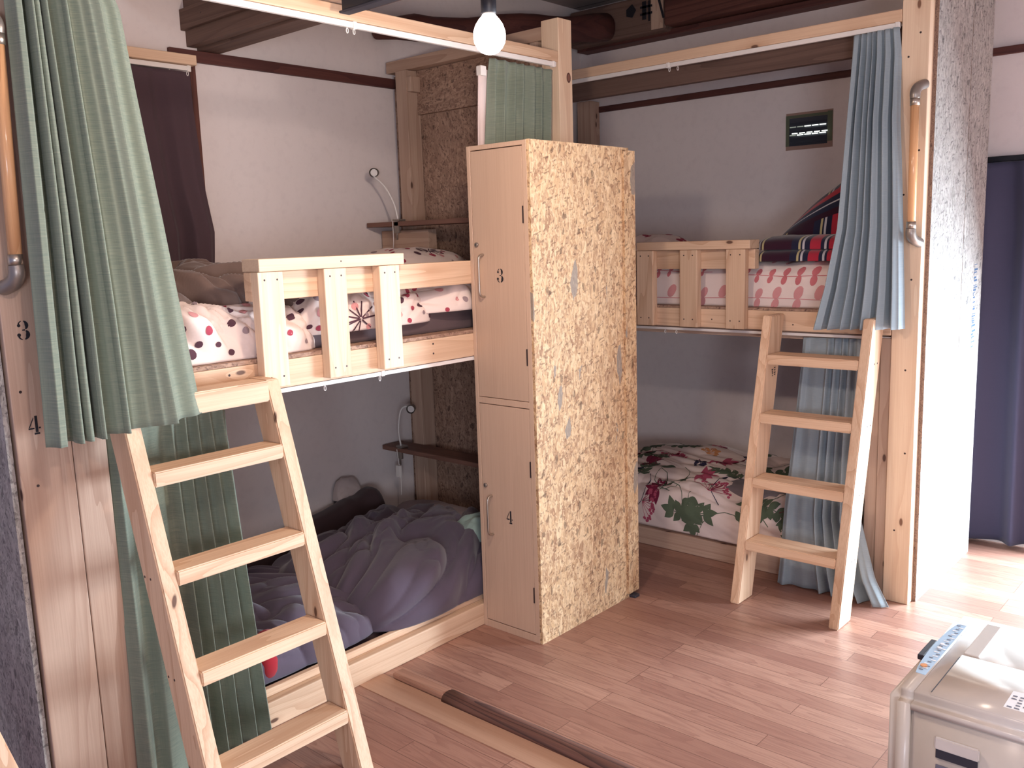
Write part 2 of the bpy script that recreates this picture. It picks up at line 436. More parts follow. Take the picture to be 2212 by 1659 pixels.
# ------------------------------------------------------------------ soft goods
def roll(name, org, L, W, H, mat, ang=0, ex=.55, nu=150, nv=90, disp=None, endp=8, parent=None, decals=None, extra=(), taper=None, base_sq=True, gscale=1):
    """a puffy slab: L along local x, W across local y, H high; org = bottom centre. Returns object."""
    # cross-section, equal arc length, t=0 front bottom (local -y) .. over the top .. t=1 back bottom
    raw = []
    for k in range(400):
        a = PI*k/399; c, s = math.cos(a), math.sin(a)
        raw.append((-math.copysign(abs(c)**ex, c)*W/2, abs(s)**ex*H))
    ln = [0]
    for p, q in zip(raw, raw[1:]): ln.append(ln[-1]+math.hypot(q[0]-p[0], q[1]-p[1]))
    tot = ln[-1]
    def sec(t):
        t = min(max(t, 0), 1)*tot
        lo, hi = 0, 399
        while hi-lo > 1:
            m = (lo+hi)//2
            if ln[m] <= t: lo = m
            else: hi = m
        f = (t-ln[lo])/max(1e-9, ln[hi]-ln[lo])
        return raw[lo][0]+(raw[hi][0]-raw[lo][0])*f, raw[lo][1]+(raw[hi][1]-raw[lo][1])*f
    ca, sa = math.cos(ang), math.sin(ang)
    def S(u, t, off=0.0):
        y, z = sec(t); e = abs(2*u-1)
        sc = max(.02, (1-e**endp))**(1/2.2)
        if taper: tp = taper(u)
        else: tp = 1
        x = (u-.5)*L
        y2, z2 = y*(.55+.45*sc), z*sc*tp
        dn = disp(u*L, t*tot) if disp else 0
        # outward direction
        y1, z1 = sec(t+.01); y0, z0 = sec(t-.01)
        n = Vector((0, -(z1-z0), (y1-y0))); n = n.normalized() if n.length else Vector((0, 0, 1))
        p = Vector((x, y2, z2))+n*((dn*min(1, sc*1.2)*min(1, 6*min(t, 1-t)+.15))+off)
        p.z = max(p.z, 0.0)
        return Vector((org[0]+p.x*ca-p.y*sa, org[1]+p.x*sa+p.y*ca, org[2]+p.z))
    V, G, F, MI = [], [], [], []
    for j in range(nv+1):
        for i in range(nu+1):
            V.append(S(i/nu, j/nv)); G.append((i/nu*L*gscale, j/nv*tot*gscale, 0))
    for j in range(nv):
        for i in range(nu):
            q = j*(nu+1)+i; F.append((q, q+1, q+nu+2, q+nu+1)); MI.append(0)
    # bottom and ends
    bot = [j*0+i for i in range(nu+1)]; top = [nv*(nu+1)+i for i in range(nu+1)]
    for i in range(nu): F.append((bot[i+1], bot[i], top[i], top[i+1])); MI.append(0)
    F.append([j*(nu+1) for j in range(nv+1)]); MI.append(0)
    F.append([j*(nu+1)+nu for j in range(nv, -1, -1)]); MI.append(0)
    ndec = len(F)
    if decals:
        for mi, polys in decals:
            for poly in polys:
                cx = sum(p[0] for p in poly)/len(poly); cy = sum(p[1] for p in poly)/len(poly)
                if not (.01 < cx/L < .99 and .01 < cy/tot < .99): continue
                rings = []
                for f in (.0, .5, 1.0):
                    pp = [(cx+(p[0]-cx)*f, cy+(p[1]-cy)*f) for p in (poly if f else [poly[0]])]
                    ids = []
                    for p in pp:
                        V.append(S(min(max(p[0]/L, 0), 1), min(max(p[1]/tot, 0), 1), .0016)); G.append((p[0], p[1], 0)); ids.append(len(V)-1)
                    rings.append(ids)
                n = len(poly)
                for k in range(n):
                    F.append((rings[0][0], rings[1][k], rings[1][(k+1) % n])); MI.append(mi)
                    F.append((rings[1][k], rings[2][k], rings[2][(k+1) % n], rings[1][(k+1) % n])); MI.append(mi)
    me = bpy.data.meshes.new(name); me.from_pydata([tuple(v) for v in V], [], F)
    a = me.attributes.new('gc', 'FLOAT_VECTOR', 'POINT')
    for i, g in enumerate(G): a.data[i].vector = g
    o = link(name, me, [mat]+list(extra), parent, smooth=True)
    for p, m in zip(o.data.polygons, MI): p.material_index = m
    return o
def wrinkle(a=.02, f=4.0, seed=0, ridge=.5, aniso=(1, 1), rot=0):
    c, s = math.cos(rot), math.sin(rot)
    def fn(x, y):
        x, y = (x*c-y*s)*aniso[0], (x*s+y*c)*aniso[1]
        wx = noise.noise(Vector((x*f*.6, y*f*.6, seed+5)))*.35/f*3
        wy = noise.noise(Vector((x*f*.6, y*f*.6, seed+9)))*.35/f*3
        p = Vector(((x+wx)*f, (y+wy)*f, seed))
        n = noise.noise(p)
        r = 1-abs(noise.noise(p*1.3+Vector((3, 7, 1))))*2.4
        r2 = 1-abs(noise.noise(p*2.7+Vector((1, 2, 8))))*2.4
        return a*(n*(1-ridge)+ridge*(.65*r+.25*r2)-.25)
    return fn
def billow(a=.03, f=6.0, seed=0, aniso=(1, 1), rot=0, fine=.35, pw=.7):
    """puffy bulges parted by narrow creases"""
    c, s = math.cos(rot), math.sin(rot)
    def fn(x, y):
        x, y = (x*c-y*s)*aniso[0], (x*s+y*c)*aniso[1]
        w = Vector((noise.noise(Vector((x*f*.5, y*f*.5, seed+5))), noise.noise(Vector((x*f*.5, y*f*.5, seed+9))), 0))*1.1
        p = Vector((x*f, y*f, seed))+w
        n = min(1, abs(noise.noise(p))*2.6)**pw; n2 = min(1, abs(noise.noise(p*2.1+Vector((4, 2, 7))))*2.6)**pw
        return a*(n-.55+fine*(n2-.5))
    return fn
def addf(*fs): return lambda x, y: sum(f(x, y) for f in fs)
def circ(x, y, r, n=12, ex=1, ang=0):
    return [(x+r*math.cos(k*2*PI/n)*math.cos(ang)-r*ex*math.sin(k*2*PI/n)*math.sin(ang),
             y+r*math.cos(k*2*PI/n)*math.sin(ang)+r*ex*math.sin(k*2*PI/n)*math.cos(ang)) for k in range(n)]
def leaf(x, y, L, w, ang):
    pts = []
    for k in range(9):
        t = k/8; pts.append((t*L, w*math.sin(PI*t**.8)))
    for k in range(7, 0, -1):
        t = k/8; pts.append((t*L, -w*math.sin(PI*t**.8)))
    c, s = math.cos(ang), math.sin(ang)
    return [(x+p[0]*c-p[1]*s, y+p[0]*s+p[1]*c) for p in pts]
def stroke(pts, w):
    out = []
    for (a, b), (c, d) in zip(pts, pts[1:]):
        l = math.hypot(c-a, d-b) or 1; nx, ny = -(d-b)/l*w/2, (c-a)/l*w/2
        out.append([(a+nx, b+ny), (c+nx, d+ny), (c-nx, d-ny), (a-nx, b-ny)])
    return out

# ------------------------------------------------------------------ camera
cam_d = bpy.data.cameras.new('camera'); cam = bpy.data.objects.new('camera', cam_d); COL.objects.link(cam)
bpy.context.scene.camera = cam
ya, pi_, ro = math.radians(-41.689), math.radians(-9.092), math.radians(-1.857)
fw = Vector((math.sin(ya)*math.cos(pi_), math.cos(ya)*math.cos(pi_), math.sin(pi_)))
rt = fw.cross(Vector((0, 0, 1))).normalized(); up = rt.cross(fw)
r2 = rt*math.cos(ro)+up*math.sin(ro); u2 = -rt*math.sin(ro)+up*math.cos(ro)
M = Matrix((r2, u2, -fw)).transposed().to_4x4(); M.translation = Vector((0, 0, 1.5)); cam.matrix_world = M
cam_d.sensor_width = 36; cam_d.lens = 1948.8/2212*36; cam_d.clip_start = .05; cam_d.clip_end = 60

# ------------------------------------------------------------------ the room
XL, YB, XR, ZC = -3.45, 4.60, 1.9, 2.85
def slab(name, x0, x1, y0, y1, z0, z1, mat):
    bm = bmesh.new(); bmbox(bm, x0, x1, y0, y1, z0, z1)
    me = bpy.data.meshes.new(name); bm.to_mesh(me); bm.free()
    setgc(me, False, Vector((0, 0, 0)), fn=lambda p: Vector(p))
    return struct(link(name, me, mat))
slab('floor', XL-.1, XR+.1, -1.5, YB+.1, -.05, 0, FLOOR)
slab('wall_left', XL-.1, XL, -1.5, YB+.1, 0, ZC, WALL)
bm = bmesh.new()   # the back wall has a door opening right of the navy curtain (out of the frame), where the daylight comes in
bmbox(bm, XL, -.70, YB, YB+.1, 0, ZC); bmbox(bm, -.70, 1.05, YB, YB+.1, 1.80, ZC); bmbox(bm, 1.05, XR+.1, YB, YB+.1, 0, ZC)
me = bpy.data.meshes.new('wall_back'); bm.to_mesh(me); bm.free(); setgc(me, False, fn=lambda p: Vector(p)); struct(link('wall_back', me, WALL))
slab('ceiling', XL-.1, XR+.1, -1.5, YB+.1, ZC, ZC+.05, CEIL)
slab('wall_right', XR, XR+.1, -1.5, YB, 0, ZC, WALL)
bm = bmesh.new()
for x0, x1 in ((-.70, -.665), (.16, .19), (1.015, 1.05)): bmbox(bm, x0, x1, YB+.02, YB+.08, 0, 1.80)
bmbox(bm, -.665, 1.015, YB+.02, YB+.08, 1.77, 1.80)
me = bpy.data.meshes.new('door_1'); bm.to_mesh(me); bm.free(); setgc(me); struct(link('door_1', me, TRIM_DARK))

# picture rails and window trim
struct(board('trim_1', XL, XL+.02, 1.9, 3.07, 2.243, 2.288, TRIM_DARK))
struct(board('trim_2', -3.35, XR, YB-.018, YB, 2.238, 2.272, TRIM_DARK))
struct(board('trim_3', XL, XL+.03, 1.975, 2.0, 1.15, 2.24, CEDAR_DARK))
# black top line above the navy curtain
struct(board('trim_4', -1.6, XR, YB-.02, YB, 1.775, 1.80, BLACK))

# flooring band beside the threshold strip
struct(board('trim_5', -2.37, .6, 1.80, 1.905, -.002, .0018, SILL, bev=.0005))

# ------------------------------------------------------------------ ceiling timbers
b = board('ceiling_beam', -2.75, XR, 4.42, 4.60, 2.62, 2.80, CEDAR_DARK, bev=.008)
tag(b, 'thick reddish-brown old beam high along the back wall', 'beam')
bm = bmesh.new()
for i, q in enumerate(([(0, .03), (.03, .05), (.05, .02), (.03, -.01), (.0, 0)], [(.08, .05), (.1, .05), (.1, -.03), (.08, -.03)], [(.07, .03), (.13, .03), (.13, .02), (.07, .02)], [(.11, .05), (.12, .05), (.12, -.04), (.11, -.04)], [(.07, .0), (.13, .0), (.13, -.01), (.07, -.01)], [(.155, .05), (.17, .04), (.19, -.04), (.18, -.04)])):
    decal_bm(bm, [(x*1.3, y*1.2) for x, y in q], (-2.99, 4.418, 2.705), (1, 0, 0), (0, 0, 1), (0, -1, 0), thick=.003)
b2 = board('ceiling_beam', -3.4, -2.755, 4.43, 4.60, 2.60, 2.80, BEAM_GREY, bev=.012)
tag(b2, 'short pale grey-brown beam end with brushed black marks behind the centre post', 'beam')
o = from_bm('ink_marks', bm, STENCIL, b2)
o = board('light_wood_patch', -2.835, -2.76, 4.424, 4.43, 2.61, 2.79, PINE_POST, b2); o['label'] = 'paler bare wood patch at the beam end'
p = board('ceiling_post', -2.72, -2.58, 4.40, 4.44, 2.74, ZC, CEDAR_DARK)
tag(p, 'short upright dark timber standing on the reddish beam', 'post')
# long thin dark board under the beam
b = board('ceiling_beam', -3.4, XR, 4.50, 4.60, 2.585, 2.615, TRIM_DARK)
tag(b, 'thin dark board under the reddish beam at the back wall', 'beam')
# joist over the left bunk (built of boards)
j = empty('ceiling_joist', (-2.2, 2.06, 2.29), 'wide brown boxed joist crossing above the left bunk, nailed along its side', 'beam')
board('joist_side', XL, 0.6, 1.985, 2.03, 2.30, ZC, BEAM_GREY, j)
board('joist_bottom', XL, 0.6, 2.03, 2.13, 2.29, 2.34, BEAM_GREY, j)
board('joist_strip', XL, 0.6, 1.965, 1.985, 2.36, 2.44, BEAM_GREY, j)
board('joist_web', XL, 0.6, 2.085, 2.13, 2.345, ZC, BEAM_GREY, j)
for k in range(9):
    screw((-3.3+k*.11+random.uniform(-.02, .02), 1.985 if k % 2 else 1.965, 2.40+.06*(k % 3)), (0, -1, 0), j, .0035)
# rough log over the corner
bm = bmesh.new()
pts = [(-3.39+.27*k/14, 2.93+1.47*k/14, 2.492+.17*k/14+.008*math.sin(k)) for k in range(15)]
tube_bm(bm, pts, [.045, .055, .06]+[.060+.0015*k+.002*math.sin(k*1.3) for k in range(12)], 18)
for v in bm.verts:
    v.co += Vector((1, 0, 1))*.008*noise.noise(v.co*7)
l = from_bm('ceiling_log', bm, TRIM_DARK); tag(l, 'rough dark log slanting across the corner behind the centre post top', 'log')
# diagonal dark beam upper right
M1 = Matrix.Translation((-1.62, 4.12, 0)) @ Matrix.Rotation(math.radians(-18), 4, 'Z')
b = board('ceiling_beam', -.09, .09, -1.2, .44, 2.56, 2.72, BEAM_GREY, xf=M1)
tag(b, 'dark grey-brown ceiling beam slanting above the right bunk', 'beam')
# lighting track
t = empty('lighting_track', (-1.0, 1.857, 2.20), 'black metal lighting track ending over the left bunk header beam', 'lighting track')
board('track_body', -2.285, .6, 1.842, 1.872, 2.206, 2.246, BLACK, t)
board('track_lip', -2.295, .6, 1.838, 1.878, 2.198, 2.2055, DGREY, t)
b = board('ceiling_batten', -2.42, .8, 1.848, 1.935, 2.246, 2.30, PINE_POST); tag(b, 'light brown batten carrying the black lighting track', 'beam')
# pendant bulb
BULB = Vector((-1.575, 1.727, 2.000))
t = empty('pendant_bulb', BULB, 'glowing bare round bulb hanging on a dark cord in front of the left bunk beam', 'light bulb')
GLASS = emis('bulb_glow', (1.0, .80, .66, 1), 28)
bm = bmesh.new()
prf = [(0, -.046), (.012, -.0445), (.022, -.040), (.031, -.031), (.038, -.018), (.040, -.004), (.039, .010), (.034, .024), (.026, .036), (.019, .044), (.0145, .050)]
tube_bm(bm, [BULB+Vector((0, 0, z)) for r, z in prf], [max(r, .001) for r, z in prf], 24)
g = from_bm('glass_bulb', bm, GLASS, t)
tube('socket', [BULB+Vector((0, 0, z)) for z in (.048, .052, .085, .094)], [.0165, .019, .019, .008], BLACK, t, 16)
tube('cord', [BULB+Vector((0, 0, .092)), BULB+Vector((.002, 0, .4)), Vector((BULB.x+.004, BULB.y, ZC))], .0032, BLACK, t, 8)

# ------------------------------------------------------------------ left bunk
XF = -2.35
lb = empty('bunk_bed', (-2.9, 2.0, 0), 'left pine double-decker bunk built along the left wall, with a three-slat guard', 'bunk bed')
board('post_board', XF-.038, XF, .806, .937, 0, 2.40, PINE_POST, lb); pb = bpy.data.objects['post_board']
board('post_board', XF-.038, XF, .939, 1.025, 0, 2.40, PINE_POST, lb)
board('post_board', XF-.10, XF-.04, .806, .86, 0, 2.40, PINE_POST, lb)
digit('3', (XF, .853, 1.32), (0, 1, 0), (0, 0, 1), (1, 0, 0), .047, pb)
digit('4', (XF, .853, 1.083), (0, 1, 0), (0, 0, 1), (1, 0, 0), .047, pb)
for yy, zz in ((.82, 1.55), (.83, 1.17), (.845, .93)): screw((XF, yy, zz), (1, 0, 0), pb)
cp = board('centre_post', XF-.089, XF, 2.985, 3.072, 0, 2.372, PINE_PALE, lb)
bm = bmesh.new(); decal_bm(bm, [(x, y*1.5) for x, y in circ(0, 0, .0135, 18)], (XF, 3.047, 2.145), (0, 1, 0), (0, 0, 1), (1, 0, 0), thick=.0007); decal_bm(bm, [(x, y*1.5) for x, y in circ(0, 0, .009, 14)], (XF, 3.047, 2.145), (0, 1, 0), (0, 0, 1), (1, 0, 0), mi=1, thick=.0012)
kn = from_bm('knot', bm, [C_('knot_rim', (96, 62, 56)), C_('knot_heart', (134, 92, 76))], cp)
# rails and deck
rl = board('side_rail', XF-.038, XF, 1.025, 2.985, 1.072, 1.158, PINE, lb)
for yy, zz in ((1.40, 1.135), (2.22, 1.14), (2.22, 1.105), (2.86, 1.14), (2.86, 1.10)): screw((XF, yy, zz), (1, 0, 0), rl)
board('deck', XL+.01, XF-.001, .86, 3.06, 1.159, 1.171, OSB_OLD, lb, bev=0)
board('deck_joist', XL+.02, XF-.04, 1.5, 1.538, 1.072, 1.158, PINE_POST, lb)
board('deck_joist', XL+.02, XF-.04, 2.3, 2.338, 1.072, 1.158, PINE_POST, lb)
board('guard_rail', XF-.038, XF, 1.495, 2.985, 1.343, 1.428, PINE, lb)
cpz = board('guard_cap', XF-.05, XF+.040, 1.50, 2.066, 1.4295, 1.467, PINE_PALE, lb)
screw((XF+.04, 1.80, 1.45), (1, 0, 0), cpz, .003)
for y0 in (1.495, 1.733, 1.957):
    s = board('guard_slat', XF+.0005, XF+.038, y0, y0+.087, 1.083, 1.4285, PINE_PALE, lb)
    for dy in (.022, .066):
        for z in (1.405, 1.115): screw((XF+.038, y0+dy, z), (1, 0, 0), s, .0036)
# lower floor rail
fr = board('floor_rail', XF-.038, XF, 1.025, 2.985, .0, .088, PINE, lb, bev=.004)
board('floor_rail', XF-.062, XF-.0385, 1.025, 2.985, .03, .112, PINE, lb, bev=.004)
board('lower_deck', XL+.01, XF-.064, .86, 3.0, .03, .055, OSB_OLD, lb, bev=0)
# header beam over the bunk
board('header_beam', XF-.045, XF, .80, 2.984, 2.200, 2.243, PINE, lb, bev=.004)
# end frame at the head
board('frame_post', -3.335, -3.262, 2.985, 3.07, 1.20, 2.30, PINE_POST, lb)
board('frame_post', -3.335, -3.262, 2.985, 3.07, 0.056, 1.158, PINE_POST, lb)
board('frame_stub', -2.515, -2.47, 3.0, 3.06, 2.20, 2.301, PINE_POST, lb)
board('frame_top', -3.415, XF-.09, 3.00, 3.06, 2.302, 2.355, PINE_POST, lb)
board('frame_block', -3.27, -3.235, 2.99, 3.05, 2.20, 2.27, PINE_POST, lb)
board('partition_panel', XL+.005, XF-.09, 3.074, 3.088, 0.03, 2.30, OSB_OLD, lb, bev=0, perm=False)
board('partition_batten', -3.26, XF-.09, 3.05, 3.073, 2.10, 2.30, OSB_OLD, lb, bev=0)
# near end panel
board('end_panel', XL+.01, XF-.012, .787, .800, 0.0, 2.6, OSB_GREY, lb, bev=0, perm=False)
# wall shelves at the head
for z, y0 in ((1.60, 2.84), (.505, 2.86)):
    s = board('wall_shelf', -3.43, XF-.10, y0, 2.984, z-.022, z, SHELF_WOOD)
    tag(s, 'brown plank shelf at the head of the upper left bunk' if z > 1 else 'dark plank shelf at the head of the lower left bunk', 'shelf')
sb = board('shelf_bracket', -3.43, -3.10, 2.93, 2.984, 1.30, 1.56, PINE_POST, lb)
# ------------------------------------------------------------------ right bunk
YF = 3.60
rb = empty('bunk_bed', (-2.1, 4.1, 0), 'right pine double-decker bunk built along the back wall, with a three-slat guard', 'bunk bed')
pr = board('end_post', -1.217, -1.118, YF, YF+.09, 0, 2.78, PINE_PALE, rb)
board('post_board', -1.26, -1.219, YF+.012, YF+.10, 0, 1.07, PINE_POST, rb)
board('post_board', -1.31, -1.262, YF+.02, YF+.10, 0, 1.07, PINE_POST, rb)
for xx, zz in ((-1.15, 2.2), (-1.19, 2.12), (-1.14, 1.78), (-1.19, 1.62), (-1.15, 1.3), (-1.16, .95), (-1.15, .62), (-1.18, .3)): screw((xx, YF, zz), (0, -1, 0), pr, .0045)
r_ = board('side_rail', -3.30, -1.219, YF, YF+.038, 1.083, 1.166, PINE, rb)
for xx, zz in ((-1.74, 1.13), (-1.74, 1.122), (-1.62, 1.11), (-2.0, 1.12)): screw((xx, YF, zz), (0, -1, 0), r_, .0036)
board('lower_rail', -3.30, -1.219, YF+.05, YF+.088, 1.045, 1.13, PINE_POST, rb)
board('deck', -3.30, -1.22, YF+.001, YB-.01, 1.1665, 1.1765, OSB_OLD, rb, bev=0)
board('guard_rail', -3.30, -1.795, YF, YF+.038, 1.343, 1.428, PINE, rb)
board('guard_cap', -2.37, -1.80, YF-.040, YF+.05, 1.4295, 1.467, PINE, rb)
for x0 in (-2.372, -2.142, -1.912):
    s = board('guard_slat', x0, x0+.089, YF-.038, YF-.0005, 1.085, 1.4285, PINE, rb)
    for dx in (.022, .066):
        for z in (1.405, 1.12): screw((x0+dx, YF-.038, z), (0, -1, 0), s, .0036)
board('floor_rail', -3.30, -1.32, YF, YF+.038, 0, .085, PINE_POST, rb)
board('lower_deck', -3.30, -1.32, YF+.04, YB-.01, .03, .055, OSB_OLD, rb, bev=0)
board('header_beam', -3.30, -1.2185, YF, YF+.05, 2.250, 2.295, PINE, rb, bev=.004)
board('inner_beam', -3.0, -1.2185, YF+.14, YF+.178, 2.175, 2.262, BEAM_GREY, rb)
board('frame_post', -3.41, -3.31, 4.50, 4.59, 0.056, 2.30, PINE_POST, rb)
# end panel in weathered board: two sheets
def osbsheet(name, y0, y1, rnd):
    bm = bmesh.new(); vs = []
    R = rnd; out = [(-1.121, y0)]+[(-1.103, y0)]
    for k in range(7):
        a = PI/2*k/6; out.append((-1.103-R+R*math.cos(a), y1-R+R*math.sin(a)))
    out.append((-1.121-(R if R > .03 else 0), y1))
    lo = [bm.verts.new((x, y, 0)) for x, y in out]; hi = [bm.verts.new((x, y, 2.78)) for x, y in out]
    n = len(out)
    for k in range(n): 
        f = bm.faces.new((lo[k], lo[(k+1) % n], hi[(k+1) % n], hi[k]))
        if k == 0: f.material_index = 1
    bm.faces.new(lo[::-1]); bm.faces.new(hi)
    me = bpy.data.meshes.new(name); bmesh.ops.recalc_face_normals(bm, faces=bm.faces[:]); bm.to_mesh(me); bm.free(); setgc(me, False, Vector((0, 0, 0)))
    return link(name, me, [OSB_GREY, OSB_EDGE], rb)
e1 = osbsheet('end_panel', 3.650, 4.085, .002)
e2 = osbsheet('end_panel', 4.088, 4.45, .07)
bm = bmesh.new(); rr = random.Random(3); z = 1.33
glyph = 0
while z > .97:
    w = rr.choice((.003, .005, .008)); hgt = rr.choice((.05, .045, .03, .034))
    decal_bm(bm, [(0, 0), (hgt, .002), (hgt, -w+.002), (0, -w)], (-1.103, 4.26+rr.uniform(0, .012), z), (0, 1, 0), (0, 0, 1), (1, 0, 0), thick=.0006)
    if rr.random() < .5: decal_bm(bm, [(0, 0), (.005, 0), (.005, -.014), (0, -.014)], (-1.103, 4.26+rr.uniform(0, .02), z), (0, 1, 0), (0, 0, 1), (1, 0, 0), thick=.0007)
    z -= w+rr.choice((.004, .006, .016))
o = from_bm('printed_stamp', bm, INKSTAMP, e2); o['label'] = 'faded blue-grey printed board stamp running down the sheet'

# ------------------------------------------------------------------ locker
lk = empty('locker', (-2.2, 2.74, 0), 'tall narrow two-door locker numbered 3 and 4 with a bright flaked strand-board side', 'locker')
x0, x1, y0, y1, H = -2.3495, -2.051, 2.428, 3.03, 1.838
bm = bmesh.new()
t_ = .016
bmbox(bm, x0, x0+t_, y0, y1, 0, H); bmbox(bm, x0+t_, x1-.013, y0, y1, H-t_, H); bmbox(bm, x0+t_, x1-.013, y0, y1, 0, .028)
bmbox(bm, x1-.013-t_*1.2, x1-.013, y0, y1, .028, H-t_); bmbox(bm, x0+t_, x1-.013-t_*1.2, y0, y1, .895, .918); bmbox(bm, x0+t_, x1-.032, y1-.01, y1, .028, H-t_)
bmesh.ops.bevel(bm, geom=bm.edges[:], offset=.0008, segments=1, affect='EDGES')
from_bm('body', bm, LOCKER_PLY, lk)
o = board('side_panel', x1-.0125, x1, y0+.001, y1, 0, H+.001, OSB, lk, bev=0, perm=False); o['label'] = 'strand-board side with gold and grey wood flakes'
o = board('rear_panel', x1-.002, x1+.010, y1-.045, y1+.03, .02, H-.01, OSB, lk, bev=0, perm=False)
for z0, z1, num, zh, zk, zn in ((.920, H-t_-.003, '3', 1.372, 1.485, 1.373), (.031, .892, '4', .462, .575, .468)):
    d = board('door', x0+t_+.002, x1-.0345, y0+.001, y0+.018, z0, z1, LOCKER_PLY, lk, bev=.0015)
    bm = bmesh.new(); hx = -2.283
    pts = spline([(hx, y0, zh+.076), (hx, y0-.014, zh+.075), (hx, y0-.024, zh+.066), (hx, y0-.026, zh+.04), (hx, y0-.026, zh-.04), (hx, y0-.024, zh-.066), (hx, y0-.014, zh-.075), (hx, y0, zh-.076)], 5)
    tube_bm(bm, pts, .0042, 10); h = from_bm('handle', bm, METAL, d)
    k = tube('lock', [(-2.314, y0+.002, zk), (-2.314, y0-.004, zk), (-2.314, y0-.006, zk)], [.0085, .0085, .006], METAL2, d, 20)
    board('keyhole', -2.3148, -2.3132, y0-.0072, y0-.0058, zk-.004, zk+.004, BLACK, d, bev=0)
    digit(num, (-2.203 if num == '3' else -2.196, y0+.001, zn), (1, 0, 0), (0, 0, 1), (0, -1, 0), .05, d)
    for zz in (z0+.18*(z1-z0), z1-.26*(z1-z0)):
        board('hinge', x1-.0375, x1-.032, y0-.0015, y0+.004, zz-.03, zz+.03, SCREW, d, bev=.0005)
# little plug / foot behind
f_ = board('rubber_foot', x1+.0, x1+.03, y1-.03, y1+.005, 0, .012, DGREY, lk); 

# ------------------------------------------------------------------ ladders
def ladder(name, label, origin, ax, lean_dir, w, top, slope, rungs, depth=.105, thick=.038, mat=PINE, toprung=False, group=None):
    """origin: floor front corner; ax = direction of width; lean_dir = horizontal direction towards the bunk"""
    o0 = Vector(origin); ax = Vector(ax); ld = Vector(lean_dir)
    L = empty(name, o0+ax*w/2, label, 'ladder')
    ax_s = Vector((0, 0, 1))
    def prism(nm, s0, s1, zlo, zhi, d0, d1, horiz=False, m=mat):
        bm = bmesh.new(); vs = []
        for s in (s0, s1):
            for z, d in ((zlo, d0), (zlo, d1), (zhi, d1), (zhi, d0)):
                vs.append(bm.verts.new(o0+ax*s+ld*((zlo if horiz else z)*slope+d)+Vector((0, 0, z))))
        a, b2 = vs[:4], vs[4:]
        bm.faces.new(a); bm.faces.new(b2[::-1])
        for k in range(4): bm.faces.new((a[k], b2[k], b2[(k+1) % 4], a[(k+1) % 4]))
        bmesh.ops.bevel(bm, geom=bm.edges[:], offset=.0035, segments=2, affect='EDGES')
        return from_bm(nm, bm, m, L)
    a = prism('stringer', 0, thick, 0, top, 0, depth); b = prism('stringer', w-thick, w, 0, top, 0, depth)
    for z in rungs:
        hh = .06 if (toprung and z == max(rungs)) else .04
        r = prism('rung', thick+.0005, w-thick-.0005, z-hh, z, .002, depth-.004, True)
    for st, s in ((a, thick/2), (b, w-thick/2)):
        for z in rungs:
            if z < .9 or not toprung:
                # screw heads on the outer faces
                sd = 0 if st is a else w
                p = o0+ax*sd+ld*(z*slope+depth*.5)+Vector((0, 0, z-.02)); screw(p, -ax if st is a else ax, st, .004)
                screw(p+ld*.03, -ax if st is a else ax, st, .004)
    return L
ladder('ladder', 'pine ladder leaning on the left bunk, under the green curtain', (-1.905, 1.018, 0), (0, 1, 0), (-1, 0, 0), .478, 1.122, .302, (1.122, .941, .694, .443, .197), depth=.095, thick=.044, toprung=True)
L2 = ladder('ladder', 'pine ladder leaning on the right bunk, in front of the blue curtain', (-1.69, 3.198, 0), (1, 0, 0), (0, 1, 0), .45, 1.157, .232, (1.002, .766, .508, .258), depth=.122)
bm = bmesh.new()
for (a_, b_, w_, h_) in ((0, 0, .006, .016), (-.004, .006, .014, .004), (.018, .012, .012, .004), (.018, .002, .012, .004), (.016, -.008, .016, .004), (.02, -.016, .01, .005), (.0, -.02, .008, .004)):
    decal_bm(bm, [(a_, b_), (a_+w_, b_), (a_+w_, b_-h_), (a_, b_-h_)], (-1.6515, 3.475, .93), (0, 1, 0), (0, 0, 1), (1, 0, 0))
from_bm('printed_mark', bm, STENCIL, [c for c in L2.children if c.name.startswith('stringer')][0])
ladder('ladder', 'edge of a pale pine ladder at the near left corner of the photo', (-2.02, .665, 0), (1, 0, 0), (0, -1, 0), .42, 1.15, .275, (.25, .52, .8))

# ------------------------------------------------------------------ handrails
def handrail(label, p0, p1, out, lat, mat):
    """p0 top, p1 bottom of the dowel; out = away from the post; lat = side the brackets turn to"""
    p0, p1, out, lat = map(Vector, (p0, p1, out, lat))
    t = empty('handrail', (p0+p1)/2, label, 'handrail')
    bm = bmesh.new(); tube_bm(bm, [p0, p1], .0155, 20); from_bm('dowel', bm, mat, t)
    for p, d in ((p0, Vector((0, 0, 1))), (p1, Vector((0, 0, -1)))):
        bm = bmesh.new(); tube_bm(bm, [p-d*.028, p-d*.002], .0172, 20); o = from_bm('collar', bm, METAL, t)
        bm = bmesh.new()
        q = spline([p-d*.002, p+d*.018, p+d*.036-out*.012+lat*.004, p+d*.046-out*.032+lat*.012, p+d*.05-out*.05+lat*.016], 5)
        tube_bm(bm, q, [.0178]*3+[.0185]*(len(q)-3), 20); from_bm('bracket', bm, METAL2, t)
    return t
handrail('round wooden grab rail with metal ends beside the upper blue curtain', (-1.145, 3.55, 1.965), (-1.142, 3.55, 1.49), (0, -1, 0), (1, 0, 0), DOWEL)
handrail('round wooden grab rail with metal ends at the far left edge', (-2.30, .852, 2.005), (-2.30, .836, 1.475), (1, 0, 0), (0, -1, 0), DOWEL)

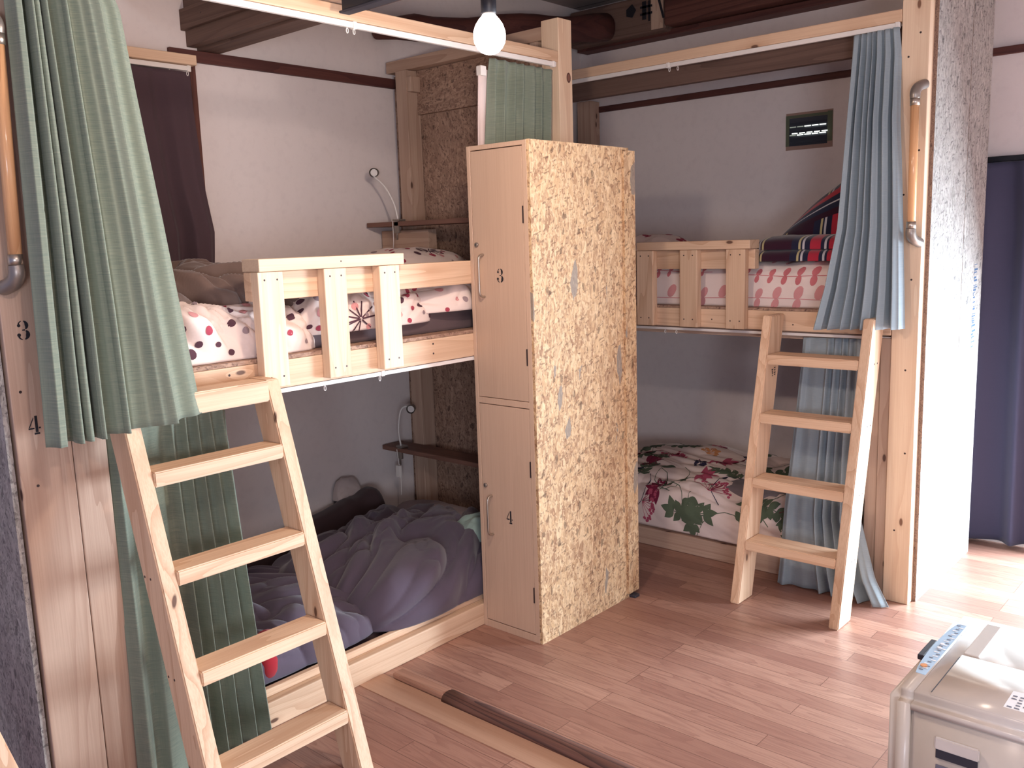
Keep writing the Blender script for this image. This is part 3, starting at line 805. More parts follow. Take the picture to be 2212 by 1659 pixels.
# ------------------------------------------------------------------ curtain rails
def rail(label, axis, c0, c1, pos, z, gl, hgt=.018, dep=.014, caps=()):
    """white rail from c0 to c1 along axis, at cross position pos, gliders at gl"""
    if axis == 'y':
        t = empty('curtain_rail', (pos, (c0+c1)/2, z), label, 'curtain rail')
        board('track', pos-dep/2, pos+dep/2, c0, c1, z, z+hgt, WHITE, t, bev=.001)
    else:
        t = empty('curtain_rail', ((c0+c1)/2, pos, z), label, 'curtain rail')
        board('track', c0, c1, pos-dep/2, pos+dep/2, z, z+hgt, WHITE, t, bev=.001)
    for g in gl:
        bm = bmesh.new()
        pts = []
        for k in range(13):
            a = 2*PI*k/12; d = .004*math.cos(a); h = -.010+.008*math.sin(a)
            pts.append((pos, g+d, z+h) if axis == 'y' else (g+d, pos, z+h))
        tube_bm(bm, pts, .0014, 6, cap=False); from_bm('glider', bm, WHITE, t)
    for cpos in caps:
        if axis == 'y': board('bracket', pos-.009, pos+.009, cpos-.008, cpos+.008, z-.003, z+hgt+.003, WHITE, t)
        else: board('bracket', cpos-.008, cpos+.008, pos-.009, pos+.009, z-.003, z+hgt+.003, WHITE, t)
    return t
rail('white curtain rail under the header beam of the upper left bunk', 'y', 1.03, 2.97, XF-.008, 2.180, (1.918, 1.945), caps=(1.945, 2.955))
rail('white curtain rail under the header beam of the upper right bunk', 'x', -3.25, -1.225, YF+.008, 2.231, (-2.218, -2.175), caps=(-2.222, -1.235))
rail('white curtain rail under the side rail of the lower left bunk', 'y', 1.05, 2.95, XF-.012, 1.056, (1.745, 1.975), hgt=.014, caps=(1.985,))
rail('white curtain rail under the side rail of the lower right bunk', 'x', -3.25, -1.225, YF+.03, 1.062, (-2.26, -2.20), hgt=.012)
hb = board('curtain_header', -3.44, -3.345, 1.0, 1.964, 2.212, 2.25, PINE); tag(hb, 'short pine batten above the brown window curtain', 'batten')
rail('white curtain rail above the brown window curtain', 'y', 1.1, 1.945, -3.372, 2.192, (1.86, 1.935), caps=(1.94,))

# ------------------------------------------------------------------ curtains
pts = [(0, -.5), (.04, .7), (.085, .7), (.10, -1), (.125, -1), (.14, .8), (.175, .9), (.195, -1), (.21, .6), (.24, .8), (.255, -1), (.275, .7), (.31, 1), (.335, -.9), (.37, -.6), (.42, .1), (.465, 1), (.485, -.7), (.53, -.4), (.60, .1), (.67, .6), (.75, .9), (.80, -.1), (.87, -.5), (.94, -.3), (1, -.8)]
c = curtain('curtain', 'y', -2.31, [(2.178, 2.178, .885, 1.135, .014, -.005), (2.10, 2.10, .880, 1.160, .026, .01), (1.6, 1.6, .856, 1.200, .034, .055), (1.048, 1.062, .826, 1.238, .036, .105)], pts, GREEN, seed=1)
tag(c, 'long sage green curtain drawn back over the left bunk post at the far left', 'curtain')
c = curtain('curtain', 'y', -2.362, [(1.052, 1.05, 1.035, 1.385, .010, 0), (.97, .97, 1.03, 1.388, .018, 0), (.5, .5, 1.02, 1.410, .024, .022), (.008, .008, 1.008, 1.432, .026, .045)], [(0, -.5), (.06, .8), (.16, -.8), (.22, .2), (.33, -.3), (.45, -.9), (.50, .9), (.57, -1), (.62, .8), (.68, -1), (.72, .9), (.78, -1), (.83, 1), (.89, -.9), (.95, .9), (1, -.5)], GREEN, seed=2)
tag(c, 'green curtain hanging behind the ladder of the lower left bunk', 'curtain')
c = curtain('curtain', 'y', XF-.022, [(2.172, 2.17, 2.60, 2.975, .008, 0), (2.10, 2.10, 2.59, 2.968, .018, 0), (1.8, 1.8, 2.575, 2.962, .022, -.01), (1.46, 1.46, 2.575, 2.962, .02, -.05), (1.28, 1.28, 2.58, 2.96, .02, -.055)], zig(7, .3, 4), GREEN, seed=3, nu=160)
tag(c, 'green pleated curtain hanging beside the centre post above the locker', 'curtain')
ln = curtain('lining', 'y', XF-.035, [(2.13, 2.13, 2.545, 2.60, .004, 0), (1.5, 1.5, 2.55, 2.595, .006, -.04)], [(0, 0), (.5, 1), (1, 0)], LINING, c, nu=12, nv=10); ln['label'] = 'pale pink-white curtain edge turned back'
board('clip', XF-.045, XF-.02, 2.545, 2.575, 2.105, 2.14, WHITE, c)
c = curtain('curtain', 'y', -3.375, [(2.188, 2.188, 1.45, 1.948, .008, 0), (2.05, 2.05, 1.47, 1.95, .012, 0), (1.75, 1.75, 1.50, 1.965, .018, .01), (1.57, 1.57, 1.52, 1.992, .03, .015), (1.38, 1.38, 1.53, 1.975, .035, .02)], [(0, 0), (.12, -1), (.2, .8), (.35, -.4), (.5, .9), (.62, .2), (.70, -.9), (.80, .9), (.92, .5), (1, -.2)], BROWN, seed=5, nu=160)
tag(c, 'dark plum brown curtain over the window at the left wall', 'curtain')
bp = [(0, -.4), (.05, .8), (.13, .5), (.17, -1), (.21, .9), (.28, -.8), (.33, .8), (.40, -.7), (.44, .8), (.50, -.9), (.56, .9), (.63, .2), (.67, -1), (.72, .9), (.80, .3), (.84, -1), (.89, .8), (.95, .4), (1, -.5)]
c = curtain('curtain', 'x', 3.595, [(2.226, 2.232, -1.395, -1.225, .010, 0), (2.14, 2.14, -1.40, -1.215, .016, 0), (1.9, 1.9, -1.405, -1.205, .022, .028, .028), (1.5, 1.5, -1.42, -1.175, .026, .06, .045), (1.27, 1.27, -1.445, -1.16, .03, .11, .05), (1.110, 1.116, -1.475, -1.150, .032, .145, .055)], bp, BLUE, seed=6)
tag(c, 'pale blue pleated curtain gathered beside the right bunk post, upper bunk', 'curtain')
c = curtain('curtain', 'x', 3.632, [(1.056, 1.06, -1.585, -1.325, .008, 0), (.97, .97, -1.59, -1.325, .014, 0), (.6, .6, -1.615, -1.325, .018, .022), (.32, .32, -1.625, -1.30, .026, .065), (.1, .1, -1.625, -1.225, .03, .10), (.004, .004, -1.63, -1.165, .032, .115)], [(0, .3), (.06, .8), (.12, -.2), (.24, .1), (.36, -.3), (.42, .9), (.48, -.9), (.53, .9), (.60, -.9), (.65, .8), (.70, -1), (.76, 1), (.82, -.9), (.88, .8), (.94, .4), (1, -.2)], BLUE, seed=8)
tag(c, 'blue-grey curtain behind the right ladder, its hem spreading on the floor', 'curtain')
c = curtain('curtain', 'x', 4.56, [(1.772, 1.772, -1.35, -.78, .012, 0), (1.5, 1.5, -1.35, -.75, .03, 0), (.02, .02, -1.35, -.74, .035, .01)], zig(4, .3, 9), NAVY, seed=9)
tag(c, 'navy curtain hanging on the back wall right of the end panel', 'curtain')

# ------------------------------------------------------------------ bedding, upper left
m = roll('mattress', (-2.88, 2.0, 1.172), 1.9, .92, .085, SHEET, ang=PI/2, ex=.25, disp=wrinkle(.006, 5, 1), endp=30)
tag(m, 'taupe sheeted mattress under the dotted duvet, upper left bunk', 'mattress')
rg = random.Random(11)
def dots(L, T, n, r0, r1, mats):
    out = {k: [] for k in mats}; pl = []
    tries = 0
    while len(pl) < n and tries < n*30:
        tries += 1
        x, y, r = rg.uniform(.02, L-.02), rg.uniform(.0, T), rg.uniform(r0, r1)
        if any(math.hypot(x-a, y-b_) < r+c_+.010 for a, b_, c_ in pl): continue
        pl.append((x, y, r)); out[rg.choice(list(mats))].append(circ(x, y, r, 12, rg.uniform(.8, 1)))
    return out
def bursts(out, key, L, T, n):
    for _ in range(n):
        x, y = rg.uniform(.1, L-.1), rg.uniform(.03, T-.05)
        for k in range(11):
            a = k*2*PI/11+rg.uniform(-.15, .15); l = rg.uniform(.045, .08)
            out.setdefault(key, []).extend(stroke([(x+.006*math.cos(a), y+.006*math.sin(a)), (x+l*math.cos(a), y+l*math.sin(a))], .005))
        if rg.random() < .6: out[key].extend(stroke([(x, y), (x-.1, y-.03), (x-.17, y-.035)], .004))
EX = [P_RED, P_PINK, P_PLUM, P_GREY]
def dotdec(L, T, n, nb=3):
    o = dots(L, T, n, .008, .0165, (1, 1, 2, 3, 3, 4)); bursts(o, 3, L, T, nb); return list(o.items())
d = roll('duvet', (-2.60, 1.47, 1.172), .62, .44, .165, DUVET, ang=PI/2, ex=.6, disp=addf(wrinkle(.03, 4.5, 2, .6, (1, .8), .6), billow(.034, 8, 2, (.6, 1.6), .9)), endp=6, decals=dotdec(.62, .68, 120), extra=EX)
tag(d, 'cream dotted duvet hanging to the deck edge left of the guard, upper left bunk', 'duvet')
d = roll('duvet', (-2.62, 2.0, 1.215), .62, .46, .14, DUVET, ang=PI/2, ex=.6, disp=addf(wrinkle(.03, 4, 3, .5), billow(.022, 7, 3, (.6, 1.5), -.5)), endp=5, decals=dotdec(.62, .66, 120, 3), extra=EX)
tag(d, 'cream dotted duvet heaped behind the three slats, upper left bunk', 'duvet')
d = roll('pillow', (-2.62, 2.55, 1.245), .74, .50, .125, DUVET, ang=PI/2, ex=.8, disp=addf(wrinkle(.02, 4, 4, .4), billow(.02, 8, 4, (.7, 1.4), .3)), endp=3, decals=dotdec(.74, .62, 120, 4), extra=EX)
tag(d, 'cream pillow with red dots and burst flowers beside the locker, upper left bunk', 'pillow')
d = roll('pillow', (-3.0, 2.72, 1.258), .50, .66, .225, DUVET, ang=.15, ex=.75, disp=wrinkle(.025, 4, 5, .4), endp=3, decals=dotdec(.5, .85, 100, 4), extra=EX)
tag(d, 'cream dotted pillow against the head shelf, upper left bunk', 'pillow')
d = roll('duvet', (-3.14, 2.1, 1.24), .62, .40, .16, DUVET, ang=PI/2, ex=.7, disp=wrinkle(.03, 4, 6, .5), endp=4, decals=dotdec(.62, .6, 50, 2), extra=EX)
tag(d, 'cream dotted duvet end against the left wall beyond the fleece blanket', 'duvet')
d = roll('blanket', (-2.90, 1.54, 1.262), .80, .76, .16, FLEECE, ang=PI/2-.12, ex=.6, disp=addf(wrinkle(.03, 2.5, 7, .3), billow(.08, 7.5, 7, (.6, 1.5), .35, .45)), endp=5, nu=260, nv=200)
tag(d, 'crumpled taupe fleece blanket on the upper left bunk below the brown curtain', 'blanket')

# ------------------------------------------------------------------ bedding, lower left
m = roll('mattress', (-2.92, 1.98, .056), 1.95, .94, .06, DARKB, ang=PI/2, ex=.25, disp=wrinkle(.006, 5, 11), endp=30)
tag(m, 'thin dark mattress of the lower left bunk', 'mattress')
d = roll('duvet', (-2.82, 1.55, .112), 1.0, .80, .14, DARKD, ang=PI/2, ex=.55, disp=addf(wrinkle(.03, 2.6, 12, .5), billow(.05, 3.6, 12, (.6, 1.5), .9)), endp=5, nu=220, nv=150)
tag(d, 'grey-purple duvet rumpled over the near half of the lower left bunk', 'duvet')
d = roll('duvet', (-2.80, 2.42, .112), 1.02, .84, .20, DARKD, ang=PI/2+.05, ex=.6, disp=addf(wrinkle(.045, 2.8, 13, .5), billow(.055, 3.8, 13, (.6, 1.5), -.5)), endp=5, nu=220, nv=150)
tag(d, 'dark mauve duvet heaped beside the locker, lower left bunk', 'duvet')
d = roll('blanket', (-3.33, 2.30, .118), .88, .17, .235, DARKB, ang=PI/2, ex=.7, disp=wrinkle(.02, 4, 14, .5), endp=24, taper=lambda u: .38+.66*u**1.3)
tag(d, 'dark brown blanket propped along the wall of the lower left bunk', 'blanket')
d = roll('cloth_bundle', (-3.40, 2.60, .30), .14, .07, .105, PALEC, ang=PI/2, ex=.8, disp=wrinkle(.015, 12, 15, .5), endp=3, nu=60, nv=40)
tag(d, 'small crumpled pale cloth on top of the brown blanket by the wall', 'cloth')
d = roll('pillow', (-3.0, 2.84, .15), .60, .24, .13, C_('pillow_dim', (150, 136, 140)), ang=.0, ex=.8, disp=wrinkle(.02, 5, 16, .4), endp=4)
tag(d, 'dim grey pillow under the lower shelf of the left bunk', 'pillow')
d = roll('towel', (-2.55, 2.66, .275), .24, .20, .085, MINT, ang=PI/2-.3, ex=.8, disp=wrinkle(.02, 9, 17, .6), endp=3, nu=80, nv=60)
tag(d, 'mint green towel bunched beside the locker on the lower left bunk', 'towel')
t = empty('plush_toy', (-2.44, 1.50, .12), 'red plush item half hidden behind the green curtain, lower left bunk', 'plush')
for nm, c_, rr_, mt in (('plush_body', (-2.455, 1.505, .165), (.045, .045, .06), RED), ('plush_head', (-2.465, 1.525, .235), (.038, .045, .035), RED)):
    bm = bmesh.new(); bmesh.ops.create_uvsphere(bm, u_segments=24, v_segments=16, radius=1)
    for v in bm.verts: v.co = Vector(c_)+Vector((v.co.x*rr_[0], v.co.y*rr_[1], v.co.z*rr_[2]))
    from_bm(nm, bm, mt, t, True)

# ------------------------------------------------------------------ bedding, upper right
def chain(L, y, x0, x1, mi, size, step):
    out = []
    out += stroke([(x0+k*(x1-x0)/12, y+.004*math.sin(k)) for k in range(13)], .003)
    x = x0
    k = 0
    while x < x1:
        s = size*rg.uniform(.75, 1.25)
        out.append(circ(x+.004, y+s*.55, s*.62, 12, .62, 1.1)); out.append(circ(x-.004, y-s*.5, s*.58, 12, .6, 1.2))
        x += step*rg.uniform(.85, 1.15); k += 1
    return out
L_, T_ = 1.75, 1.0
decs = [(1, chain(L_, .135, 1.0, 1.74, 1, .033, .062)), (2, chain(L_, .035, 0, 1.74, 2, .045, .095)), (2, chain(L_, .24, 0, 1.74, 2, .034, .07)), (3, chain(L_, .34, 0, 1.74, 2, .03, .06)), (1, chain(L_, .155, .1, .9, 1, .028, .06))]
m = roll('duvet', (-2.08, 3.97, 1.177), 1.72, .62, .205, DUVET, ang=0, ex=.38, disp=addf(wrinkle(.018, 2.6, 21, .3), billow(.008, 7, 21, (.6, 1.4), .2)), endp=10, decals=decs, extra=[P_SALM, P_PINK, P_RED])
tag(m, 'cream duvet printed with chains of pink leaves, upper right bunk', 'duvet')
d = roll('pillow', (-2.62, 4.12, 1.27), .50, .42, .23, DUVET, ang=-.2, ex=.8, disp=wrinkle(.02, 4, 22, .4), endp=3, decals=[(1, [circ(rg.uniform(.03, .47), rg.uniform(.02, .58), .02, 10, .6, rg.uniform(0, 3)) for _ in range(34)])], extra=[P_RED])
tag(d, 'cream pillow with red leaf spots behind the right bunk guard', 'pillow')
d = roll('pillow', (-2.22, 4.2, 1.28), .34, .30, .17, DUVET, ang=.1, ex=.8, disp=wrinkle(.02, 4, 23, .4), endp=3, decals=[(1, [circ(rg.uniform(.03, .3), rg.uniform(.02, .42), .016, 10, .5, rg.uniform(0, 3)) for _ in range(30)])], extra=[P_PLUM])
tag(d, 'small cream pillow with dark leaf print peeking over the right guard cap', 'pillow')
t = empty('plaid_blanket', (-1.62, 4.0, 1.38), 'folded red and navy tartan blanket stacked on the upper right bunk', 'blanket')
roll('lower_fold', (-1.60, 3.90, 1.372), .50, .52, .055, PLAID, ang=.02, ex=.5, disp=wrinkle(.006, 5, 24), endp=10, parent=t, nu=100)
roll('upper_fold', (-1.60, 3.91, 1.420), .50, .50, .06, PLAID, ang=.02, ex=.5, disp=wrinkle(.006, 5, 25), endp=10, parent=t, nu=100)
roll('heaped_end', (-1.56, 4.12, 1.45), .62, .48, .33, PLAID, ang=.1, ex=.95, disp=wrinkle(.02, 4, 26, .3), endp=3, parent=t, nu=120, taper=lambda u: .3+.8*min(1, u*1.5))

# ------------------------------------------------------------------ bedding, lower right
m = roll('mattress', (-2.28, 4.07, .056), 1.95, .86, .06, DUVET, ang=0, ex=.2, disp=wrinkle(.004, 5, 31), endp=30)
tag(m, 'white mattress pad edge of the lower right bunk', 'mattress')
L_, T_ = 1.5, 1.35
D = {1: [], 2: [], 3: [], 4: [], 5: [], 6: []}
def sprig(x, y, ang, mi, n=6, L=.05, w=.015, step=.035):
    p = [(x, y)]; a = ang
    for k in range(n):
        x += step*math.cos(a); y += step*math.sin(a); a += rg.uniform(-.25, .25); p.append((x, y))
        D[mi].append(leaf(x, y, L*rg.uniform(.7, 1.1), w, a+.9)); D[mi].append(leaf(x, y, L*rg.uniform(.7, 1.1), w, a-.9))
    D[mi].append(leaf(x, y, L, w, a)); D[mi].extend(stroke(p, .004))
def umbel(x, y, ang, mi, r=.085):
    for k in range(9):
        a = ang+(k-4)*.3; l = r*rg.uniform(.7, 1.1); ex_, ey = x+l*math.cos(a), y+l*math.sin(a)
        D[mi].extend(stroke([(x, y), (ex_, ey)], .0028))
        for q in range(4): D[mi].append(circ(ex_+rg.uniform(-.012, .012), ey+rg.uniform(-.012, .012), .0075, 8))
def bloom(x, y, mi, r=.08):
    a0 = rg.uniform(0, 6)
    for k in range(7): D[mi].append(leaf(x+.006*math.cos(a0+k*.55), y+.006*math.sin(a0+k*.55), r*rg.uniform(.8, 1.1), r*.2, a0+k*.55))
cells = [(i, j) for i in range(9) for j in range(8)]
for k, (i, j) in enumerate(cells):
    x, y = .1+i*.165+rg.uniform(-.05, .05), .07+j*.165+rg.uniform(-.05, .05); r_x = rg.random(); a = rg.uniform(0, 2*PI)
    if r_x < .34: sprig(x, y, a, 1, 4, .07, .019, .04)
    elif r_x < .52: umbel(x, y, a, 4 if r_x < .45 else 3)
    elif r_x < .72: bloom(x, y, 2 if r_x < .64 else 3)
    elif r_x < .82: umbel(x, y, a, 5, .05)
    elif r_x < .9: sprig(x, y, a, 6, 3, .05, .014)
    else: D[1].append(leaf(x, y, .09, .028, a))
    if rg.random() < .6:
        D[rg.choice((1, 1, 2, 6))].extend(stroke([(x+t_s*.04*math.cos(a+t_s*.3), y+t_s*.04*math.sin(a+t_s*.3)) for t_s in range(7)], .0035))
FX = [P_OLIVE, P_WINE, P_ROSE, P_ROSE, P_ORANGE, P_NAVY]
d = roll('duvet', (-2.17, 4.06, .10), 1.5, .92, .245, DUVET, ang=-.02, ex=.55, disp=addf(wrinkle(.045, 2.4, 32, .35), billow(.02, 5, 32, (.5, 1.8), .3)), endp=6, nu=240, nv=170, decals=list(D.items()), extra=FX)
tag(d, 'thick white duvet printed with wine flowers and olive leaves, lower right bunk', 'duvet')
t = empty('folded_blanket', (-1.85, 3.86, .28), 'folded grey-taupe blanket on the floral duvet behind the right ladder', 'blanket')
roll('lower_fold', (-1.83, 3.83, .255), .44, .26, .04, FOLDG, ang=-.05, ex=.6, disp=wrinkle(.006, 6, 33), endp=8, parent=t, nu=70, nv=50)
roll('upper_fold', (-1.83, 3.835, .288), .44, .25, .045, FOLDG, ang=-.05, ex=.6, disp=wrinkle(.008, 6, 34), endp=8, parent=t, nu=70, nv=50)
d = roll('towel', (-1.66, 4.15, .33), .26, .3, .06, LIGHTBLUE, ang=.2, ex=.8, disp=wrinkle(.02, 8, 35, .5), endp=4, nu=60, nv=50)
tag(d, 'blue towel at the foot of the lower right bunk, half behind the curtain', 'towel')

# ------------------------------------------------------------------ reading lamps
def lamp(label, base, pts, head, hdir, clampz):
    t = empty('clip_lamp', base, label, 'lamp')
    bm = bmesh.new(); tube_bm(bm, spline(pts, 6), .0042, 8); from_bm('gooseneck', bm, WHITE, t)
    bm = bmesh.new(); h = Vector(head); hd = Vector(hdir).normalized()
    tube_bm(bm, [h-hd*.03, h-hd*.022, h+hd*.006, h+hd*.008], [.006, .019, .0215, .0215], 20, cap=False)
    hh = from_bm('lamp_head', bm, METAL2, t)
    bm = bmesh.new(); tube_bm(bm, [h-hd*.001, h+hd*.002], .0165, 20); from_bm('lens', bm, WHITE, hh)
    b0 = Vector(base)
    c = board('clamp', b0.x-.028, b0.x+.018, b0.y-.03, b0.y+.012, b0.z+.001, b0.z+.010, METAL2, t)
    board('clamp_jaw', b0.x-.02, b0.x+.012, b0.y-.03, b0.y-.018, b0.z-.055, b0.z, METAL2, c)
    tube('clamp_screw', [b0+Vector((-.006, -.024, -.085)), b0+Vector((-.006, -.024, -.03))], .004, METAL2, c, 8)
    return t
t = lamp('small silver gooseneck clip lamp on the shelf of the upper left bunk', (-3.215, 2.87, 1.601), [(-3.215, 2.85, 1.61), (-3.225, 2.84, 1.68), (-3.26, 2.82, 1.76), (-3.31, 2.80, 1.81), (-3.315, 2.795, 1.823)], (-3.302, 2.795, 1.826), (.55, -.8, -.1), 1.6)
tube('cable', spline([(-3.23, 2.83, 1.60), (-3.22, 2.82, 1.5), (-3.25, 2.83, 1.42)], 6), .002, WHITE, t, 6)
t = lamp('dim gooseneck clip lamp on the shelf of the lower left bunk', (-3.30, 2.89, .506), [(-3.30, 2.87, .515), (-3.30, 2.86, .6), (-3.29, 2.87, .69), (-3.26, 2.88, .715), (-3.235, 2.885, .706)], (-3.225, 2.88, .706), (.5, -.85, -.1), .5)
tube('cable', spline([(-3.31, 2.85, .5), (-3.31, 2.86, .42), (-3.29, 2.85, .36), (-3.27, 2.83, .28)], 6), .002, WHITE, t, 6)
board('cable_switch', -3.32, -3.29, 2.845, 2.86, .36, .42, WHITE, t)

# ------------------------------------------------------------------ wall vent on the back wall
v = empty('wall_vent', (-2.0, YB, 1.91), 'small louvred vent taped round in green on the back wall above the right bunk', 'vent')
vx0, vx1, vz0, vz1 = -2.125, -1.876, 1.912, 2.098
board('clear_tape', vx0, vx1, YB-.0025, YB-.0005, vz0, vz1, VTAPE, v, bev=0)
for nm, a in (('tape_strip', (vx0, vx0+.02, vz0+.02, vz1-.012)), ('tape_strip', (vx1-.028, vx1-.002, vz0+.03, vz1-.008)), ('tape_strip', (vx0+.02, vx1-.028, vz1-.026, vz1-.012))):
    board(nm, a[0], a[1], YB-.005, YB-.003, a[2], a[3], VGREEN, v, bev=0)
g = board('grille', vx0+.02, vx1-.028, YB-.006, YB-.003, vz0+.02, vz1-.027, VDARK, v, bev=0)
for k in range(6):
    z = vz0+.035+k*.0205
    bm = bmesh.new(); xs = (vx0+.022, vx1-.03)
    vs = [bm.verts.new(p) for p in ((xs[0], YB-.006, z), (xs[1], YB-.006, z), (xs[1], YB-.013, z-.014), (xs[0], YB-.013, z-.014), (xs[0], YB-.006, z-.002), (xs[1], YB-.006, z-.002), (xs[1], YB-.013, z-.016), (xs[0], YB-.013, z-.016))]
    bm.faces.new(vs[:4]); bm.faces.new(vs[4:][::-1]); bm.faces.new((vs[2], vs[3], vs[7], vs[6])); bm.faces.new((vs[0], vs[1], vs[5], vs[4]))
    from_bm('louvre', bm, VDARK, g)
SLIT = emis('daylight_slit', (.95, 1, .9, 1), 1.6); SLIT2 = emis('daylight_slit_dim', (.6, .64, .56, 1), .35)
for row, z in enumerate((2.026, 1.9935, 1.985)):
    for k in range(5):
        a = vx0+.026+k*.0395; bright = (k >= 2) if row == 0 else (k >= 1 or row == 1)
        bm = bmesh.new(); bmbox(bm, a+(.012 if row == 1 else 0), a+.034+(.008 if row == 1 else 0), YB-.0150, YB-.0135, z-.0024, z+.0026)
        from_bm('light_slit', bm, SLIT if bright else SLIT2, g)

# ------------------------------------------------------------------ floor threshold strip
t = empty('threshold_strip', (-1.5, 1.925, 0), 'two-piece wooden threshold strip lying across the floor from the left bunk', 'threshold strip')
o = board('flat_piece', -2.30, -2.05, 1.905, 1.955, .0, .022, STICK_LIGHT, t, bev=.008); o['label'] = 'lighter worn end piece'
bm = bmesh.new(); n = 9; prv = None
for x in [-2.048+.1*k for k in range(27)]:
    ring = [bm.verts.new((x, 1.93-.034*math.cos(PI*k/n), .026*math.sin(PI*k/n)**.8+.0005)) for k in range(n+1)]
    if prv:
        for k in range(n): f = bm.faces.new((prv[k], prv[k+1], ring[k+1], ring[k])); f.smooth = True
        bm.faces.new((prv[0], ring[0], ring[n], prv[n]))
    else: bm.faces.new(ring)
    prv = ring
bm.faces.new(prv[::-1]); from_bm('rounded_piece', bm, STICK_DARK, t)

# ------------------------------------------------------------------ heater
h = empty('fan_heater', (-.45, 2.25, 0), 'beige boxy fan heater with a pale blue control panel at the lower right', 'heater')
hx0, hx1, hy0, hy1, hz = -.663, -.24, 2.012, 2.56, .45
def rbox(nm, a, r, mat, par, seg=6, edges=None):
    bm = bmesh.new(); bmbox(bm, *a)
    ed = [e for e in bm.edges if edges is None or edges((e.verts[0].co+e.verts[1].co)/2, abs(e.verts[0].co.z-e.verts[1].co.z) > .01)]
    bmesh.ops.bevel(bm, geom=ed, offset=r, segments=seg, affect='EDGES')
    return from_bm(nm, bm, mat, par, True)
rbox('front_cover', (hx0, hx0+.0525, hy0, hy1, .03, hz), .024, BEIGE, h, 8, lambda m, v: (m.x < hx0+.01) or (m.z > hz-.01 and not v and abs(m.x-hx0-.0525) > .01))
body = rbox('body', (hx0+.054, hx1, hy0+.003, hy1-.003, .03, hz-.03), .006, BEIGE, h, 3)
top = rbox('top_cover', (hx0+.054, hx1+.004, hy0, hy1, hz-.036, hz), .022, BEIGE2, h, 8, lambda m, v: (m.z > hz-.01 and m.x > hx0+.06) or (v and m.x > hx0+.2))
lid = rbox('lid', (hx0+.088, hx1-.012, hy0+.024, hy0+.27, hz-.004, hz+.003), .02, BEIGE2, top, 6, lambda m, v: v or abs(m.z-hz+.004) < -1)
board('lid_gap', hx0+.084, hx0+.0875, hy0+.04, hy0+.262, hz-.002, hz+.0004, DGREY, top, bev=0)
board('raised_strip', hx0+.088, hx0+.122, hy0+.285, hy1-.05, hz-.002, hz+.003, BEIGE2, top)
# control panel, a shallow bow shape
bm = bmesh.new(); pz_ = hz+.0012; py0, py1 = hy0+.115, hy1-.09
ol = []
for k in range(13):
    tt = k/12; y = py0+.006+(py1-py0-.012)*tt; ol.append((hx0+.020-.009*math.sin(PI*tt)+.004, y))
ol = [(hx0+.049, py0)]+[(hx0+.027, py0+.002)]+ol[1:-1]+[(hx0+.027, py1-.002), (hx0+.049, py1)]
lo = [bm.verts.new((x, y, pz_-.004)) for x, y in ol]; hi = [bm.verts.new((x, y, pz_)) for x, y in ol]
bm.faces.new(hi)
for k in range(len(ol)): bm.faces.new((lo[k], lo[(k+1) % len(ol)], hi[(k+1) % len(ol)], hi[k]))
cpn = from_bm('control_panel', bm, PANELB, h); cpn['label'] = 'pale blue control panel with small buttons and writing'
bm = bmesh.new()
for k in range(26):
    y = py0+.02+k*.0128; x = hx0+.024+.004*((k*7) % 3)
    decal_bm(bm, [(0, 0), (.009+.003*(k % 2), 0), (.009+.003*(k % 2), .005), (0, .005)], (x+.004, y, pz_), (1, 0, 0), (0, 1, 0), (0, 0, 1), thick=.0005, mi=k % 2)
o = from_bm('panel_print', bm, [INKG, STWHITE], cpn)
for y, r in ((py0+.045, .008), (py0+.165, .005), (py0+.19, .005)):
    tube('button', [(hx0+.032, y, pz_), (hx0+.032, y, pz_+.0025)], r, P_ORANGE if r > .007 else STWHITE, cpn, 16)
board('dark_grip', hx0-.002, hx0+.014, hy0+.22, hy0+.33, hz-.016, hz-.002, DGREY, h)
# recessed hand grip on the near side
bm = bmesh.new(); gx0, gx1, gz = -.555, -.462, .352
bmbox(bm, gx0, gx1, hy0-.004, hy0+.003, gz-.012, gz+.018); bmesh.ops.bevel(bm, geom=bm.edges[:], offset=.003, segments=2, affect='EDGES')
gr = from_bm('hand_grip', bm, BEIGE2, body)
board('grip_recess', gx0+.003, gx1-.003, hy0-.0005, hy0+.0025, gz-.034, gz-.0125, DGREY, body, bev=.001)
board('maker_plate', gx0+.004, gx1+.02, hy0-.0005, hy0+.0025, gz-.11, gz-.05, INKG, body, bev=.001)
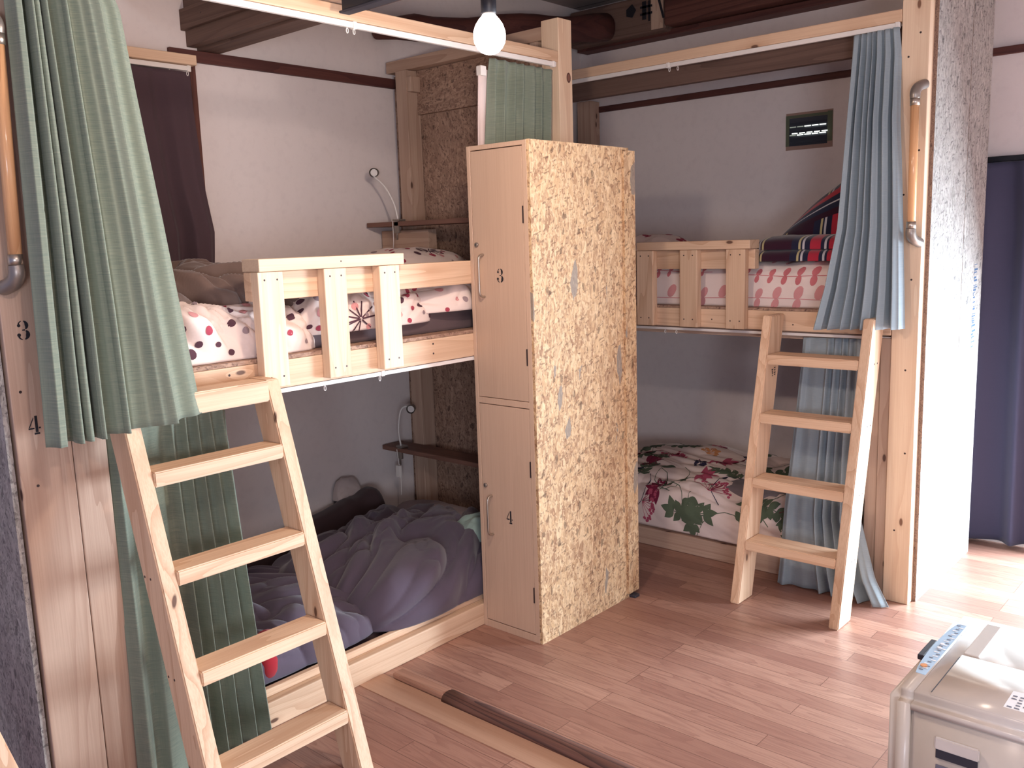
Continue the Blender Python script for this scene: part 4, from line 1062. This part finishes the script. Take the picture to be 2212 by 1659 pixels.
# sticker on the lid
st = board('sticker', -.435, -.30, 2.075, 2.165, hz+.0025, hz+.0031, STWHITE, lid, bev=0); st['label'] = 'white instruction sticker with small grey print and a blue round mark'
bm = bmesh.new(); rr = random.Random(5)
for i in range(9):
    for j_ in range(6):
        if rr.random() < .75 and not (i > 5 and j_ > 3):
            decal_bm(bm, [(0, 0), (rr.uniform(.006, .012), 0), (.009, .006), (0, .006)], (-.43+i*.0145, 2.08+j_*.0142, hz+.0031), (1, 0, 0), (0, 1, 0), (0, 0, 1), thick=.0004)
decal_bm(bm, circ(0, 0, .012, 20), (-.33, 2.148, hz+.0031), (1, 0, 0), (0, 1, 0), (0, 0, 1), mi=1, thick=.0005)
from_bm('sticker_print', bm, [INKG, INK], st)
for x in (hx0+.03, hx1-.03):
    for y in (hy0+.04, hy1-.04): board('foot', x-.02, x+.02, y-.02, y+.02, 0, .031, DGREY, h)

# ------------------------------------------------------------------ light
W = bpy.data.worlds.new('world'); bpy.context.scene.world = W; W.use_nodes = True
bg = W.node_tree.nodes['Background']; bg.inputs[0].default_value = (.46, .52, .95, 1); bg.inputs[1].default_value = .38
def light(name, ty, loc, energy, col, **k):
    d = bpy.data.lights.new(name, ty); d.energy = energy; d.color = col
    for a, v_ in k.items(): setattr(d, a, v_)
    o = bpy.data.objects.new(name, d); o.location = loc; COL.objects.link(o); return o
light('bulb_light', 'POINT', BULB+Vector((0, 0, -.05)), 29, (1, .80, .65), shadow_soft_size=.045)
a = light('daylight_door', 'AREA', (.17, YB+.14, .60), 330, (.74, .88, 1.0), shape='RECTANGLE', size=1.7, size_y=1.1)
a.rotation_euler = Vector((-.1, -1, -.6)).to_track_quat('-Z', 'Y').to_euler()
a = light('daylight_window', 'AREA', (1.5, -1.4, 1.15), 48, (.84, .88, 1.0), shape='RECTANGLE', size=.9, size_y=.8)
a.rotation_euler = Vector((-.55, .83, .03)).to_track_quat('-Z', 'Y').to_euler()
light('second_ceiling_lamp', 'POINT', (-.3, .7, 2.45), 30, (1, .80, .72), shadow_soft_size=.05)

sc = bpy.context.scene
sc.view_settings.view_transform = 'Standard'; sc.view_settings.look = 'None'; sc.view_settings.gamma = 1
sc.view_settings.exposure = 0.3; sc.view_settings.use_curve_mapping = False
